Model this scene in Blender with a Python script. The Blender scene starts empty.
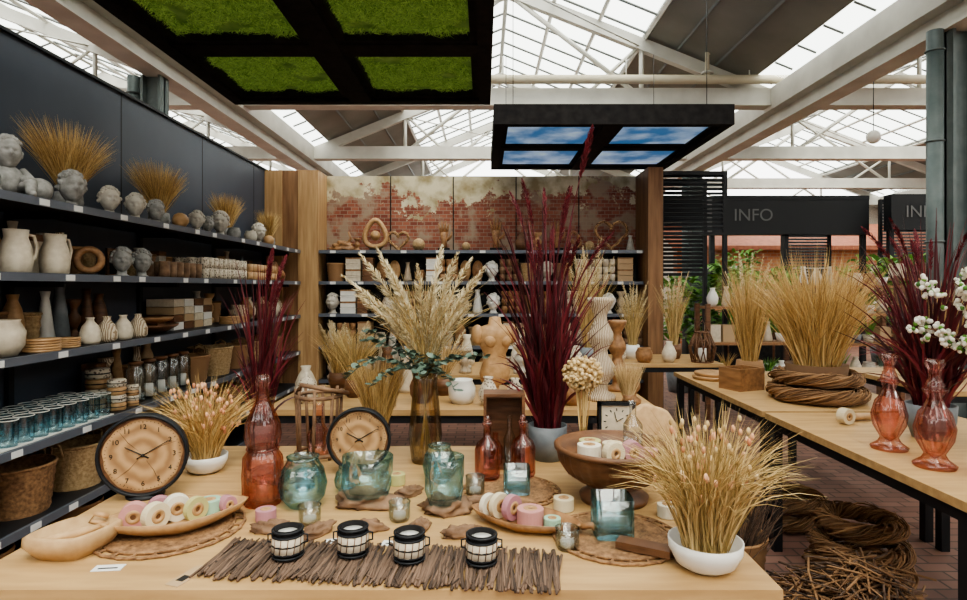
import bpy, math, random
from mathutils import Vector, Matrix, noise
R=random.Random(7)
pi=math.pi
U=R.uniform
# ------------------------------------------------------------------ materials
def nt(name):
    m=bpy.data.materials.new(name); m.use_nodes=True
    t=m.node_tree; b=t.nodes['Principled BSDF']
    return m,t,b
def ramp(t,c1,c2,p1=.3,p2=.7):
    r=t.nodes.new('ShaderNodeValToRGB'); e=r.color_ramp.elements
    e[0].position=p1; e[1].position=p2; e[0].color=(*c1,1); e[1].color=(*c2,1)
    return r
def P(name,c1,c2=None,kind='noise',scale=20,rough=.6,bump=0.,metal=0.,st=(1,1,1),em=0,bs=None,spec=.5,p=(.3,.7),dist=4):
    m,t,b=nt(name)
    b.inputs['Roughness'].default_value=rough; b.inputs['Metallic'].default_value=metal
    b.inputs['Specular IOR Level'].default_value=spec
    b.inputs['Base Color'].default_value=(*c1,1)
    tc=t.nodes.new('ShaderNodeTexCoord'); mp=t.nodes.new('ShaderNodeMapping')
    mp.inputs['Scale'].default_value=st
    t.links.new(tc.outputs['Object'],mp.inputs['Vector'])
    src=None
    if kind=='island':
        g=t.nodes.new('ShaderNodeNewGeometry'); src=g.outputs['Random Per Island']
    elif kind=='wave' or kind=='rings':
        w=t.nodes.new('ShaderNodeTexWave'); w.inputs['Scale'].default_value=scale
        w.inputs['Distortion'].default_value=dist; w.inputs['Detail'].default_value=3
        if kind=='rings': w.wave_type='RINGS'; w.rings_direction='Y'
        t.links.new(mp.outputs[0],w.inputs['Vector']); src=w.outputs['Fac']
    elif kind=='voronoi':
        w=t.nodes.new('ShaderNodeTexVoronoi'); w.inputs['Scale'].default_value=scale
        t.links.new(mp.outputs[0],w.inputs['Vector']); src=w.outputs['Distance']
    else:
        w=t.nodes.new('ShaderNodeTexNoise'); w.inputs['Scale'].default_value=scale
        w.inputs['Detail'].default_value=5
        t.links.new(mp.outputs[0],w.inputs['Vector']); src=w.outputs['Fac']
    if c2:
        r=ramp(t,c1,c2,*(p if kind!='island' else (0,1)))
        t.links.new(src,r.inputs[0]); t.links.new(r.outputs[0],b.inputs['Base Color'])
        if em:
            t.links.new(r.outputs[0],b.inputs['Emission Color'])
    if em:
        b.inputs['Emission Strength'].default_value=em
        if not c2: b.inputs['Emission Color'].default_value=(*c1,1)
    if bump:
        bn=t.nodes.new('ShaderNodeBump'); bn.inputs['Strength'].default_value=bump; bn.inputs['Distance'].default_value=.01
        t.links.new(src,bn.inputs['Height']); t.links.new(bn.outputs[0],b.inputs['Normal'])
    return m
def glass(name,light,dark,gl=.10):
    m=bpy.data.materials.new(name); m.use_nodes=True; t=m.node_tree; t.nodes.clear()
    o=t.nodes.new('ShaderNodeOutputMaterial'); mx=t.nodes.new('ShaderNodeMixShader')
    tr=t.nodes.new('ShaderNodeBsdfTransparent'); g=t.nodes.new('ShaderNodeBsdfGlossy'); g.inputs['Roughness'].default_value=.04
    lw=t.nodes.new('ShaderNodeLayerWeight'); lw.inputs['Blend'].default_value=.35
    r=ramp(t,light,dark,.3,1.0)
    t.links.new(lw.outputs['Facing'],r.inputs[0]); t.links.new(r.outputs[0],tr.inputs[0])
    mr=t.nodes.new('ShaderNodeMapRange'); mr.inputs['To Min'].default_value=gl*.5; mr.inputs['To Max'].default_value=.5
    t.links.new(lw.outputs['Fresnel'],mr.inputs[0]); t.links.new(mr.outputs[0],mx.inputs[0])
    t.links.new(tr.outputs[0],mx.inputs[1]); t.links.new(g.outputs[0],mx.inputs[2]); t.links.new(mx.outputs[0],o.inputs[0])
    return m
oak=P('oak_top',(.39,.235,.10),(.53,.34,.155),'noise',3,.5,.05,st=(1.2,9,9))
pale=P('pale_wood',(.50,.33,.17),(.64,.46,.27),'noise',4,.55,.05,st=(6,6,1))
postw=P('post_wood',(.34,.19,.085),(.54,.35,.17),'noise',3,.6,.1,st=(9,9,.7))
postd=P('dark_post_wood',(.17,.08,.035),(.32,.17,.08),'noise',3,.6,.1,st=(9,9,.7))
midw=P('mid_wood',(.20,.095,.04),(.38,.20,.09),'noise',6,.5,.1,st=(6,1,6))
brownw=P('brown_wood',(.085,.036,.016),(.20,.09,.04),'noise',9,.5,.15,st=(1,1,5))
slice_=P('wood_slice',(.30,.165,.075),(.50,.31,.155),'rings',7,.6,.05,dist=7,p=(-.2,1.1))
beech=P('beech',(.46,.28,.12),(.60,.40,.20),'noise',5,.5,.03,st=(4,1,4))
tan=P('tan_wood',(.36,.20,.085),(.52,.32,.16),'noise',7,.5,.05,st=(4,1,4))
sand=P('sanded_wood',(.42,.26,.125),(.58,.39,.21),'noise',5,.6,.1,st=(5,1,5))
drift=P('driftwood',(.09,.045,.025),(.30,.18,.105),'noise',16,.8,.4)
twig=P('twigs',(.045,.028,.02),(.20,.125,.085),'island',rough=.85)
wick=P('wicker',(.12,.06,.028),(.38,.21,.10),'island',rough=.8)
seag=P('seagrass',(.27,.17,.08),(.50,.35,.19),'noise',60,.85,.5)
matw=P('placemat_weave',(.13,.065,.03),(.38,.21,.10),'noise',55,.8,.5)
black=P('black_steel',(.014,.015,.018),rough=.5,spec=.3)
blk2=P('black_wood',(.010,.009,.010),(.024,.022,.022),'noise',12,.8,.1,spec=.15)
navy=P('navy_panel',(.042,.052,.075),(.054,.066,.092),'noise',2,.5)
edge=P('shelf_edge',(.13,.145,.18),rough=.4,metal=.2)
white=P('white_ceramic',(.76,.74,.70),rough=.3)
cream=P('cream_ceramic',(.54,.46,.35),(.68,.60,.48),'noise',30,.5)
beigeP=P('carved_ceramic',(.34,.24,.15),(.70,.59,.45),'wave',14,.6,.5,st=(2,2,2))
stone=P('grey_stone',(.20,.195,.185),(.40,.39,.37),'noise',25,.85)
stoneL=P('light_stone',(.38,.345,.30),(.58,.54,.47),'noise',25,.8)
bw=P('black_white_pattern',(.10,.06,.04),(.62,.54,.43),'voronoi',60,.6,.2,p=(.2,.45))
greyp=P('grey_pot',(.13,.15,.17),(.22,.24,.26),'noise',14,.6,.1)
kraft=P('kraft_paper',(.46,.32,.19),rough=.8)
paper=P('white_label',(.74,.74,.74),rough=.6)
ink=P('ink',(.015,.014,.013),rough=.6)
grassY=P('dry_grass',(.33,.19,.06),(.80,.58,.27),'island',rough=.7)
grassG=P('straw_green',(.27,.185,.06),(.74,.54,.26),'island',rough=.7)
grassR=P('burgundy_grass',(.03,.005,.008),(.18,.02,.03),'island',rough=.5)
foxr=P('red_foxtail',(.07,.007,.012),(.24,.022,.035),'island',rough=.7)
pamp=P('pampas',(.50,.41,.24),(.84,.75,.55),'island',rough=.85)
tanf=P('tan_florets',(.42,.28,.12),(.76,.58,.33),'island',rough=.85)
euc=P('eucalyptus',(.045,.08,.06),(.15,.215,.165),'island',rough=.6)
leafg=P('green_leaves',(.04,.14,.02),(.20,.42,.07),'island',rough=.6)
peach=P('dried_peach',(.50,.20,.10),(.80,.48,.30),'island',rough=.8)
blos=P('blossom',(.75,.72,.60),(.92,.90,.84),'island',rough=.7)
gcoral=glass('coral_glass',(.95,.74,.71),(.62,.23,.22))
gturq=glass('turquoise_glass',(.78,.945,.985),(.14,.52,.64),.18)
gclear=glass('clear_glass',(.95,.975,.97),(.45,.53,.52),.16)
gbrown=glass('smoky_glass',(.88,.84,.76),(.30,.25,.18))
sp_c=[P('ribbon_%d'%i,c,rough=.7) for i,c in enumerate([(.52,.25,.23),(.64,.54,.37),(.33,.50,.37),(.42,.20,.23),(.72,.65,.53),(.48,.44,.19)])]
steel=P('white_painted_steel',(.47,.455,.41),(.59,.575,.52),'noise',3,.5)
pipeM=P('cream_pipe',(.52,.46,.34),rough=.5)
colM=P('column_grey',(.10,.13,.13),(.16,.19,.19),'noise',6,.5,metal=.3)
roofG=P('roof_grey_panel',(.20,.195,.17),(.26,.25,.22),'noise',1.5,.8)
bar=P('glazing_bar',(.16,.17,.165),rough=.6)
turf_glow=P('turf_glow',(.05,.11,.018),(.27,.38,.09),'island',rough=.9,em=.30)  # emission added to the grass so the panel underside looks lit; no lamp there
turfb_glow=P('turf_base_glow',(.05,.11,.02),(.16,.24,.06),'noise',9,.9,.3,em=.25)  # same added glow in the backing behind the blades
signM=P('sign_grey',(.12,.12,.125))
def pane():
    m=bpy.data.materials.new('roof_glass'); m.use_nodes=True; t=m.node_tree; t.nodes.clear()
    o=t.nodes.new('ShaderNodeOutputMaterial'); a=t.nodes.new('ShaderNodeAddShader')
    tr=t.nodes.new('ShaderNodeBsdfTransparent'); tr.inputs[0].default_value=(.66,.69,.66,1)
    tl=t.nodes.new('ShaderNodeBsdfTranslucent'); tl.inputs[0].default_value=(.2,.21,.2,1)
    t.links.new(tr.outputs[0],a.inputs[0]); t.links.new(tl.outputs[0],a.inputs[1]); t.links.new(a.outputs[0],o.inputs[0])
    return m
paneM=pane()
def brickmat(name,c1,c2,mort,scale,axes='xz',plaster=False,rough=.85,bw=.5,rh=.25):
    m,t,b=nt(name); b.inputs['Roughness'].default_value=rough
    tc=t.nodes.new('ShaderNodeTexCoord'); sx=t.nodes.new('ShaderNodeSeparateXYZ'); cx=t.nodes.new('ShaderNodeCombineXYZ')
    t.links.new(tc.outputs['Object'],sx.inputs[0])
    t.links.new(sx.outputs[0],cx.inputs[0]); t.links.new(sx.outputs[2 if axes=='xz' else 1],cx.inputs[1])
    br=t.nodes.new('ShaderNodeTexBrick'); br.inputs['Scale'].default_value=scale
    br.inputs['Color1'].default_value=(*c1,1); br.inputs['Color2'].default_value=(*c2,1); br.inputs['Mortar'].default_value=(*mort,1)
    br.inputs['Brick Width'].default_value=bw; br.inputs['Row Height'].default_value=rh; br.inputs['Mortar Size'].default_value=.018
    t.links.new(cx.outputs[0],br.inputs['Vector'])
    col=br.outputs['Color']
    if plaster:
        n=t.nodes.new('ShaderNodeTexNoise'); n.inputs['Scale'].default_value=2.1; n.inputs['Detail'].default_value=9; n.inputs['Roughness'].default_value=.68
        t.links.new(tc.outputs['Object'],n.inputs['Vector'])
        mr=t.nodes.new('ShaderNodeMapRange'); mr.inputs['From Min'].default_value=2.0; mr.inputs['From Max'].default_value=3.0
        mr.inputs['To Min'].default_value=.30; mr.inputs['To Max'].default_value=-.13
        t.links.new(sx.outputs[2],mr.inputs[0])
        ad=t.nodes.new('ShaderNodeMath'); t.links.new(n.outputs['Fac'],ad.inputs[0]); t.links.new(mr.outputs[0],ad.inputs[1])
        rp=ramp(t,(0,0,0),(1,1,1),.475,.495); t.links.new(ad.outputs[0],rp.inputs[0])
        n2=t.nodes.new('ShaderNodeTexNoise'); n2.inputs['Scale'].default_value=5; n2.inputs['Detail'].default_value=8
        t.links.new(tc.outputs['Object'],n2.inputs['Vector'])
        pl=ramp(t,(.30,.24,.13),(.62,.56,.40),.35,.60); t.links.new(n2.outputs['Fac'],pl.inputs[0])
        n4=t.nodes.new('ShaderNodeTexNoise'); n4.inputs['Scale'].default_value=4; n4.inputs['Detail'].default_value=8
        t.links.new(tc.outputs['Object'],n4.inputs['Vector'])
        dirt=t.nodes.new('ShaderNodeMix'); dirt.data_type='RGBA'; r4=ramp(t,(0,0,0),(.8,.8,.8),.50,.60)
        t.links.new(n4.outputs['Fac'],r4.inputs[0]); t.links.new(r4.outputs[0],dirt.inputs[0]); t.links.new(col,dirt.inputs[6]); dirt.inputs[7].default_value=(.33,.26,.19,1)
        mx=t.nodes.new('ShaderNodeMix'); mx.data_type='RGBA'
        t.links.new(rp.outputs[0],mx.inputs[0]); t.links.new(pl.outputs[0],mx.inputs[6]); t.links.new(dirt.outputs[2],mx.inputs[7])
        col=mx.outputs[2]
    t.links.new(col,b.inputs['Base Color'])
    return m
wallbrick=brickmat('peeling_brick',(.19,.05,.032),(.32,.115,.07),(.28,.22,.17),5.2,plaster=True)
paver=brickmat('floor_pavers',(.17,.085,.065),(.26,.14,.105),(.08,.05,.04),2.6,axes='xy',rough=.6)
housebrick=brickmat('house_brick',(.42,.15,.07),(.52,.22,.11),(.4,.3,.24),3)
def skypanel():
    m,t,b=nt('sky_print'); tc=t.nodes.new('ShaderNodeTexCoord')
    n=t.nodes.new('ShaderNodeTexNoise'); n.inputs['Scale'].default_value=2.6; n.inputs['Detail'].default_value=7
    t.links.new(tc.outputs['Object'],n.inputs['Vector'])
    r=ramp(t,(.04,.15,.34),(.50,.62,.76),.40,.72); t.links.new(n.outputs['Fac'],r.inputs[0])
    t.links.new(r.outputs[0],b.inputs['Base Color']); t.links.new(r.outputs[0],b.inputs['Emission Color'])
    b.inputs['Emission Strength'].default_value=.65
    return m
skyM=skypanel()
# ------------------------------------------------------------------ mesh builder
class MB:
    def __init__(s): s.v=[];s.f=[];s.mi=[];s.sm=[];s.mats=[];s.M=None
    def add(s,vs,fs,m,smooth=True):
        if m not in s.mats: s.mats.append(m)
        k=s.mats.index(m); o=len(s.v)
        if s.M is None: s.v.extend([tuple(p) for p in vs])
        else: s.v.extend([tuple(s.M@Vector(p)) for p in vs])
        for f in fs: s.f.append(tuple(i+o for i in f))
        s.mi.extend([k]*len(fs)); s.sm.extend([smooth]*len(fs))
    def at(s,loc=(0,0,0),rz=0,rx=0,ry=0,sc=1):
        s.M=Matrix.Translation(loc)@Matrix.Rotation(rz,4,'Z')@Matrix.Rotation(ry,4,'Y')@Matrix.Rotation(rx,4,'X')@Matrix.Scale(sc,4)
        return s
    def lathe(s,prof,m,seg=24,c=(0,0,0),fl=None,sx=1,sy=1,smooth=True):
        vs=[];rings=[]
        for i,(r,z) in enumerate(prof):
            if r<1e-6: rings.append([len(vs)]); vs.append((c[0],c[1],c[2]+z)); continue
            ring=[]
            for j in range(seg):
                th=2*pi*j/seg; k=fl(th,i) if fl else 1
                ring.append(len(vs)); vs.append((c[0]+r*k*sx*math.cos(th),c[1]+r*k*sy*math.sin(th),c[2]+z))
            rings.append(ring)
        fs=[]
        for a,b in zip(rings,rings[1:]):
            la,lb=len(a),len(b)
            if la==1 and lb==1: continue
            for j in range(seg):
                j2=(j+1)%seg
                if la==1: fs.append((a[0],b[j2],b[j]))
                elif lb==1: fs.append((a[j],a[j2],b[0]))
                else: fs.append((a[j],a[j2],b[j2],b[j]))
        s.add(vs,fs,m,smooth)
    def box(s,c,d,m,rz=0):
        x,y,z=d[0]/2,d[1]/2,d[2]/2; vs=[]
        cr,sr=math.cos(rz),math.sin(rz)
        for k in (-z,z):
            for (a,b) in ((-x,-y),(x,-y),(x,y),(-x,y)):
                vs.append((c[0]+a*cr-b*sr,c[1]+a*sr+b*cr,c[2]+k))
        s.add(vs,[(3,2,1,0),(4,5,6,7),(0,1,5,4),(1,2,6,5),(2,3,7,6),(3,0,4,7)],m,False)
    def bx(s,x0,x1,y0,y1,z0,z1,m): s.box(((x0+x1)/2,(y0+y1)/2,(z0+z1)/2),(x1-x0,y1-y0,z1-z0),m)
    def tube(s,pts,r,m,seg=6,closed=False,smooth=True):
        n=len(pts); pts=[Vector(p) for p in pts]; vs=[];fs=[]
        if not isinstance(r,(list,tuple)): r=[r]*n
        pu=None
        for i,p in enumerate(pts):
            a=pts[i-1] if (i>0 or closed) else p; b=pts[(i+1)%n] if (i<n-1 or closed) else p
            d=(b-a)
            if d.length<1e-9: d=Vector((0,0,1))
            d.normalize()
            if pu is None:
                pu=Vector((0,0,1)) if abs(d.z)<.9 else Vector((1,0,0))
            u=pu-d*pu.dot(d)
            if u.length<1e-5: u=d.orthogonal()
            u.normalize(); pu=u; w=d.cross(u)
            for j in range(seg):
                th=2*pi*j/seg; q=p+(u*math.cos(th)+w*math.sin(th))*r[i]; vs.append(q)
        L=n if closed else n-1
        for i in range(L):
            for j in range(seg):
                a=i*seg+j; b=i*seg+(j+1)%seg; i2=(i+1)%n
                fs.append((a,b,i2*seg+(j+1)%seg,i2*seg+j))
        if not closed:
            fs.append(tuple(range(seg-1,-1,-1))); fs.append(tuple((n-1)*seg+j for j in range(seg)))
        s.add(vs,fs,m,smooth)
    def torus(s,Rr,r,m,c=(0,0,0),seg=28,ms=8,plane='xy',sx=1,sy=1):
        pts=[]
        for j in range(seg):
            a=2*pi*j/seg; x,y=Rr*sx*math.cos(a),Rr*sy*math.sin(a)
            pts.append((c[0]+x,c[1]+y,c[2]) if plane=='xy' else (c[0]+x,c[1],c[2]+y))
        s.tube(pts,r,m,ms,closed=True)
    def sphere(s,c,r,m,seg=16,ring=10,fn=None):
        if not isinstance(r,(list,tuple)): r=(r,r,r)
        vs=[];fs=[]
        for i in range(ring+1):
            ph=pi*i/ring
            for j in range(seg):
                th=2*pi*j/seg; d=Vector((math.sin(ph)*math.cos(th),math.sin(ph)*math.sin(th),math.cos(ph)))
                q=Vector((d.x*r[0],d.y*r[1],d.z*r[2]))
                if fn: q=fn(d,q)
                vs.append((c[0]+q.x,c[1]+q.y,c[2]+q.z))
        for i in range(ring):
            for j in range(seg):
                j2=(j+1)%seg; fs.append((i*seg+j,(i+1)*seg+j,(i+1)*seg+j2,i*seg+j2))
        s.add(vs,fs,m)
    def poly(s,pts,z0,z1,m,smooth=False):
        n=len(pts); vs=[(x,y,z0) for x,y in pts]+[(x,y,z1) for x,y in pts]
        fs=[tuple(range(n-1,-1,-1)),tuple(range(n,2*n))]+[(i,(i+1)%n,n+(i+1)%n,n+i) for i in range(n)]
        s.add(vs,fs,m,smooth)
    def blade(s,pts,w,m,wd=None):
        pts=[Vector(p) for p in pts]
        d=(pts[-1]-pts[0])
        if wd is None:
            a=U(0,2*pi); wd=Vector((math.cos(a),math.sin(a),0))
        wd=wd-d*(wd.dot(d)/max(d.length_squared,1e-9))
        if wd.length<1e-4: wd=Vector((1,0,0))
        wd.normalize(); n=len(pts); vs=[]
        for i,p in enumerate(pts):
            k=w*.5*(1-(i/(n-1))**2*.9)
            vs.append(p-wd*k); vs.append(p+wd*k)
        s.add(vs,[(2*i,2*i+1,2*i+3,2*i+2) for i in range(n-1)],m)
    def tuft(s,n,h,spread,m,r0=.04,w=.005,c=(0,0,0),seg=5,hv=.35,pw=1.8,droop=0.,flat=1):
        for _ in range(n):
            a=U(0,2*pi); rr=r0*math.sqrt(R.random()); L=h*(1-hv*R.random()); sp=spread*(U(.02,1)**.7)
            b=Vector((c[0]+rr*math.cos(a),c[1]+rr*math.sin(a)*flat,c[2])); a2=a+U(-.6,.6)
            dd=Vector((math.cos(a2)*sp,math.sin(a2)*sp*flat,0)); pts=[]
            k=U(.6,1.3); wob=Vector((U(-1,1),U(-1,1)*flat,0))*spread*.08
            for i in range(seg+1):
                t=i/seg; pts.append(b+dd*(t**pw)+wob*math.sin(t*pi*1.5)+Vector((0,0,L*(t-droop*k*t*t*t*(sp/spread)))))
            s.blade(pts,w*U(.7,1.3),m)
    def plume(s,pts,Rr,m,n=140,start=.45,stalk=None,sr=.002,hl=1.):
        pts=[Vector(p) for p in pts]; s.tube(pts,[sr]*(len(pts)-1)+[sr*.4],stalk or m,4)
        N=len(pts)-1
        for _ in range(n):
            t=start+(1-start)*R.random(); q=t*N; i=min(int(q),N-1); f=q-i
            p=pts[i].lerp(pts[i+1],f); d=(pts[i+1]-pts[i]).normalized()
            u=(t-start)/(1-start); rad=Rr*(math.sin(pi*min(1,u*.85+.12))**.7)
            a=Vector((U(-1,1),U(-1,1),U(-1,1))); o=a-d*a.dot(d)
            if o.length<.01: continue
            o.normalize(); e=p+o*rad*U(.6,1)+d*rad*hl*U(.8,1.8)+Vector((0,0,-rad*.2))
            mid=p.lerp(e,.55)+o*rad*.18
            s.blade([p,mid,e],Rr*.13+.0012,m)
    def obj(s,name,loc=(0,0,0),rz=0,par=None):
        me=bpy.data.meshes.new(name); me.from_pydata(s.v,[],s.f)
        for m in s.mats: me.materials.append(m)
        me.polygons.foreach_set('material_index',s.mi); me.polygons.foreach_set('use_smooth',s.sm); me.update()
        o=bpy.data.objects.new(name,me); o.location=loc; o.rotation_euler[2]=rz
        bpy.context.collection.objects.link(o)
        if par: o.parent=par
        return o
def dup(o,loc,rz=0,sc=1):
    q=bpy.data.objects.new(o.name.split('.')[0],o.data); q.location=loc; q.rotation_euler[2]=rz; q.scale=(sc,)*3
    bpy.context.collection.objects.link(q); return q
def text(body,size,m,par,loc,rot=(pi/2,0,0),name='text',ext=.001):
    c=bpy.data.curves.new(name,'FONT'); c.body=body; c.size=size; c.align_x='CENTER'; c.align_y='CENTER'; c.extrude=ext
    c.materials.append(m); o=bpy.data.objects.new(name,c); o.location=loc; o.rotation_euler=rot
    bpy.context.collection.objects.link(o); o.parent=par; return o
# ------------------------------------------------------------------ room shell
b=MB(); b.bx(-14,24,-6,22,-.1,0,paver); b.obj('floor')
b=MB(); b.bx(-2.80,-2.72,.6,7.93,0,3.0,navy)
for y in (1.9,3.2,4.5,5.8,7.1): b.bx(-2.7205,-2.7185,y,y+.012,2.05,3.0,black)
b.bx(-2.82,-2.70,.6,7.93,3.0,3.02,black)
b.obj('wall_left')
b=MB(); b.bx(-2.72,2.15,7.85,7.93,0,3.0,wallbrick); b.obj('wall_back')
b=MB()
for x in (-1.22,-.4,.42,1.24): b.bx(x,x+.012,7.84,7.85,2.03,3.0,blk2)
b.bx(-2.05,1.97,7.83,7.85,0,2.0,black)
b.obj('trim_back')
b=MB(); b.bx(-2.715,-2.50,7.44,7.849,0,3.0,postw); b.bx(-2.50,-2.30,7.46,7.849,0,3.0,postd); b.bx(-2.30,-2.05,7.44,7.849,0,3.0,postw)
b.obj('wooden_corner_pillar')
b=MB(); b.bx(1.99,2.17,7.25,7.849,0,3.0,postd); b.obj('wooden_end_pillar')
b=MB(); b.bx(-14,24,21,21.2,0,4.6,stoneL); b.obj('wall_far')
b=MB(); b.bx(-14,24,-6.2,-6,0,4.6,white); b.obj('wall_front')
b=MB(); b.bx(-14.2,-14,-6,21,0,4.6,stoneL); b.obj('wall_outer_left')
b=MB(); b.bx(24,24.2,-6,21,0,4.6,stoneL); b.obj('wall_outer_right')
# roof
GX=[-13.0,-3.95,4.7,13.9,23.1]; GZ=4.55; RZ=6.3
b=MB(); g=MB(); gr=MB(); st=MB()
for i in range(4):
    x0,x1=GX[i],GX[i+1]; xm=(x0+x1)/2
    for (xa,xb) in ((x0,xm),(x1,xm)):
        sg=1 if xb>xa else -1
        def pz(x): return GZ+(RZ-GZ)*abs(x-xa)/abs(xb-xa)
        xs=xa+sg*.45; xe=xa+sg*2.15
        gr.add([(xs,-6,pz(xs)+.1),(xe,-6,pz(xe)+.1),(xe,21,pz(xe)+.1),(xs,21,pz(xs)+.1),
                (xs,-6,pz(xs)+.16),(xe,-6,pz(xe)+.16),(xe,21,pz(xe)+.16),(xs,21,pz(xs)+.16)],
               [(0,1,2,3),(4,7,6,5),(0,4,5,1),(1,5,6,2),(2,6,7,3),(3,7,4,0)],roofG,False)
        g.add([(xe,-6,pz(xe)+.13),(xb,-6,pz(xb)+.13),(xb,21,pz(xb)+.13),(xe,21,pz(xe)+.13)],[(0,1,2,3)],paneM,False)
        g.add([(xa,-6,GZ+.15),(xs,-6,pz(xs)+.13),(xs,21,pz(xs)+.13),(xa,21,GZ+.15)],[(0,1,2,3)],paneM,False)
        y=-1.8
        while y<21:
            st.tube([(xe,y,pz(xe)+.09),(xb,y,pz(xb)+.09)],.022,bar,4,smooth=False); st.tube([(xa+sg*.2,y,pz(xa+sg*.2)+.09),(xs,y,pz(xs)+.09)],.018,bar,4,smooth=False); y+=.62
        for f in (0,.33,.66,1):
            xx=xe+(xb-xe)*f; st.tube([(xx,-2,pz(xx)+.05),(xx,21,pz(xx)+.05)],.035,steel,4,smooth=False)
        for f in (.35,.7):
            xx=xs+(xe-xs)*f; st.tube([(xx,-2,pz(xx)+.07),(xx,21,pz(xx)+.07)],.025,bar,4,smooth=False)
        for yy in (1.7,5.6,9.5,13.4,17.3,20.8):
            vs=[]
            for x,zz in ((xa,GZ+.0),(xb,RZ-.02)):
                for dy in (-.06,.06):
                    for dz in (-.15,.05): vs.append((x,yy+dy,zz+dz))
            b.add(vs,[(0,1,3,2),(4,6,7,5),(0,4,5,1),(2,3,7,6),(0,2,6,4),(1,5,7,3)],steel,False)
            q=xa+sg*2.2; b.tube([(q,yy,GZ),(q,yy,pz(q))],.04,steel,4)
            b.tube([(q,yy,GZ),(xb,yy,RZ-.1)],.04,steel,4)
            b.tube([(xb-sg*1.2,yy,GZ),(q,yy,pz(q)-.05)],.03,steel,4)
    for yy in (1.7,5.6,9.5,13.4,17.3,20.8):
        b.bx(x0,x1,yy-.1,yy+.1,GZ-.14,GZ+.12,steel)
        b.bx(x0,x1,yy-.13,yy+.13,GZ-.16,GZ-.14,steel)
    for ya in (5.6,9.5,13.4): st.tube([(x0+2.2,ya,GZ+.8),(x1-2.2,ya+3.9,GZ+.8)],.015,steel,4)
for x in GX:
    b.bx(x-.2,x+.2,-6,21,GZ-.22,GZ-.16,steel); b.bx(x-.2,x-.15,-6,21,GZ-.16,GZ+.12,steel); b.bx(x+.15,x+.2,-6,21,GZ-.16,GZ+.12,steel)
    b.bx(x-.04,x+.04,-6,21,GZ-.42,GZ-.22,steel); b.bx(x-.14,x+.14,-6,21,GZ-.45,GZ-.42,steel)
b.obj('ceiling_steel_trusses'); g.obj('ceiling_glass'); gr.obj('ceiling'); st.obj('ceiling_glazing_bars')
b=MB(); b.tube([(.1,9.25,4.75),(7.4,9.25,4.75)],.07,pipeM,12)
for x in (.3,2.2,4.1,6): b.tube([(x,9.25,4.75),(x,9.25,5.1)],.012,steel,6)
b.tube([(3.45,9.25,4.75),(3.45,9.25,5.15),(4.2,9.25,5.6)],.04,pipeM,8); b.torus(.075,.02,steel,(3.45,9.25,4.85),16,6)
b.obj('ceiling_heating_pipe')
def column(x,y):
    b=MB(); b.bx(-.12,.12,-.015,.015,0,4.1,colM); b.bx(-.12,-.09,-.1,.1,0,4.1,colM); b.bx(.09,.12,-.1,.1,0,4.1,colM); b.bx(-.2,.2,-.2,.2,0,.02,colM)
    b.tube([(-.24,-.02,0),(-.24,-.02,4.1)],.075,colM,14)
    for z in (1,2,3.0,3.9): b.torus(.08,.01,colM,(-.24,-.02,z),16,6)
    return b.obj('steel_column',(x,y,0))
column(4.74,6.0); column(-4.0,7.3); column(4.74,13.4); column(13.9,13.4)
b=MB(); b.sphere((0,0,0),.09,white,16,10); b.tube([(0,0,.08),(0,0,.95)],.006,black,5); b.obj('pendant_lamp',(5.2,8,3.55))
# ---------------------------------------------------------------- hanging panels
def hang(name,x0,x1,y0,y1,z,kind):
    W,D=x1-x0,y1-y0; b=MB(); t=.2; fw=.1
    b.bx(0,W,0,fw,0,t,blk2); b.bx(0,W,D-fw,D,0,t,blk2); b.bx(0,fw,fw,D-fw,0,t,blk2); b.bx(W-fw,W,fw,D-fw,0,t,blk2)
    b.bx(fw,W-fw,D/2-.09,D/2+.09,.02,t,blk2); b.bx(W/2-.09,W/2+.09,fw,D-fw,.0,t*.9,blk2)
    for (a,c) in ((fw,W/2-.09),(W/2+.09,W-fw)):
        for (e,f) in ((fw,D/2-.09),(D/2+.09,D-fw)):
            b.bx(a,a+.05,e,f,.03,.12,blk2); b.bx(c-.05,c,e,f,.03,.12,blk2); b.bx(a+.05,c-.05,e,e+.05,.03,.12,blk2); b.bx(a+.05,c-.05,f-.05,f,.03,.12,blk2)
            if kind=='sky': b.bx(a+.05,c-.05,e+.05,f-.05,.05,.09,skyM)
            else:
                b.bx(a+.05,c-.05,e+.05,f-.05,.09,.13,turfb_glow)
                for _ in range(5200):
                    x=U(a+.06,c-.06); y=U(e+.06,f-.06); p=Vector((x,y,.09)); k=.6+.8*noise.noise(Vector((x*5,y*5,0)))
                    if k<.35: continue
                    b.blade([p,p+Vector((U(-.02,.02),U(-.02,.02),-.03*k)),p+Vector((U(-.05,.05),U(-.05,.05),U(-.06,-.03)*k))],.006,turf_glow)
    for x in (.2,W-.2):
        for y in (.2,D-.2): b.tube([(x,y,t),(x,y,1.5)],.004,black,5)
    b.obj(name,(x0,y0,z))
hang('hanging_turf_panel',-2.18,.06,2.95,5.27,3.15,'turf_glow')
hang('hanging_sky_panel',.1,2.47,5.9,8.2,3.15,'sky')
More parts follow.
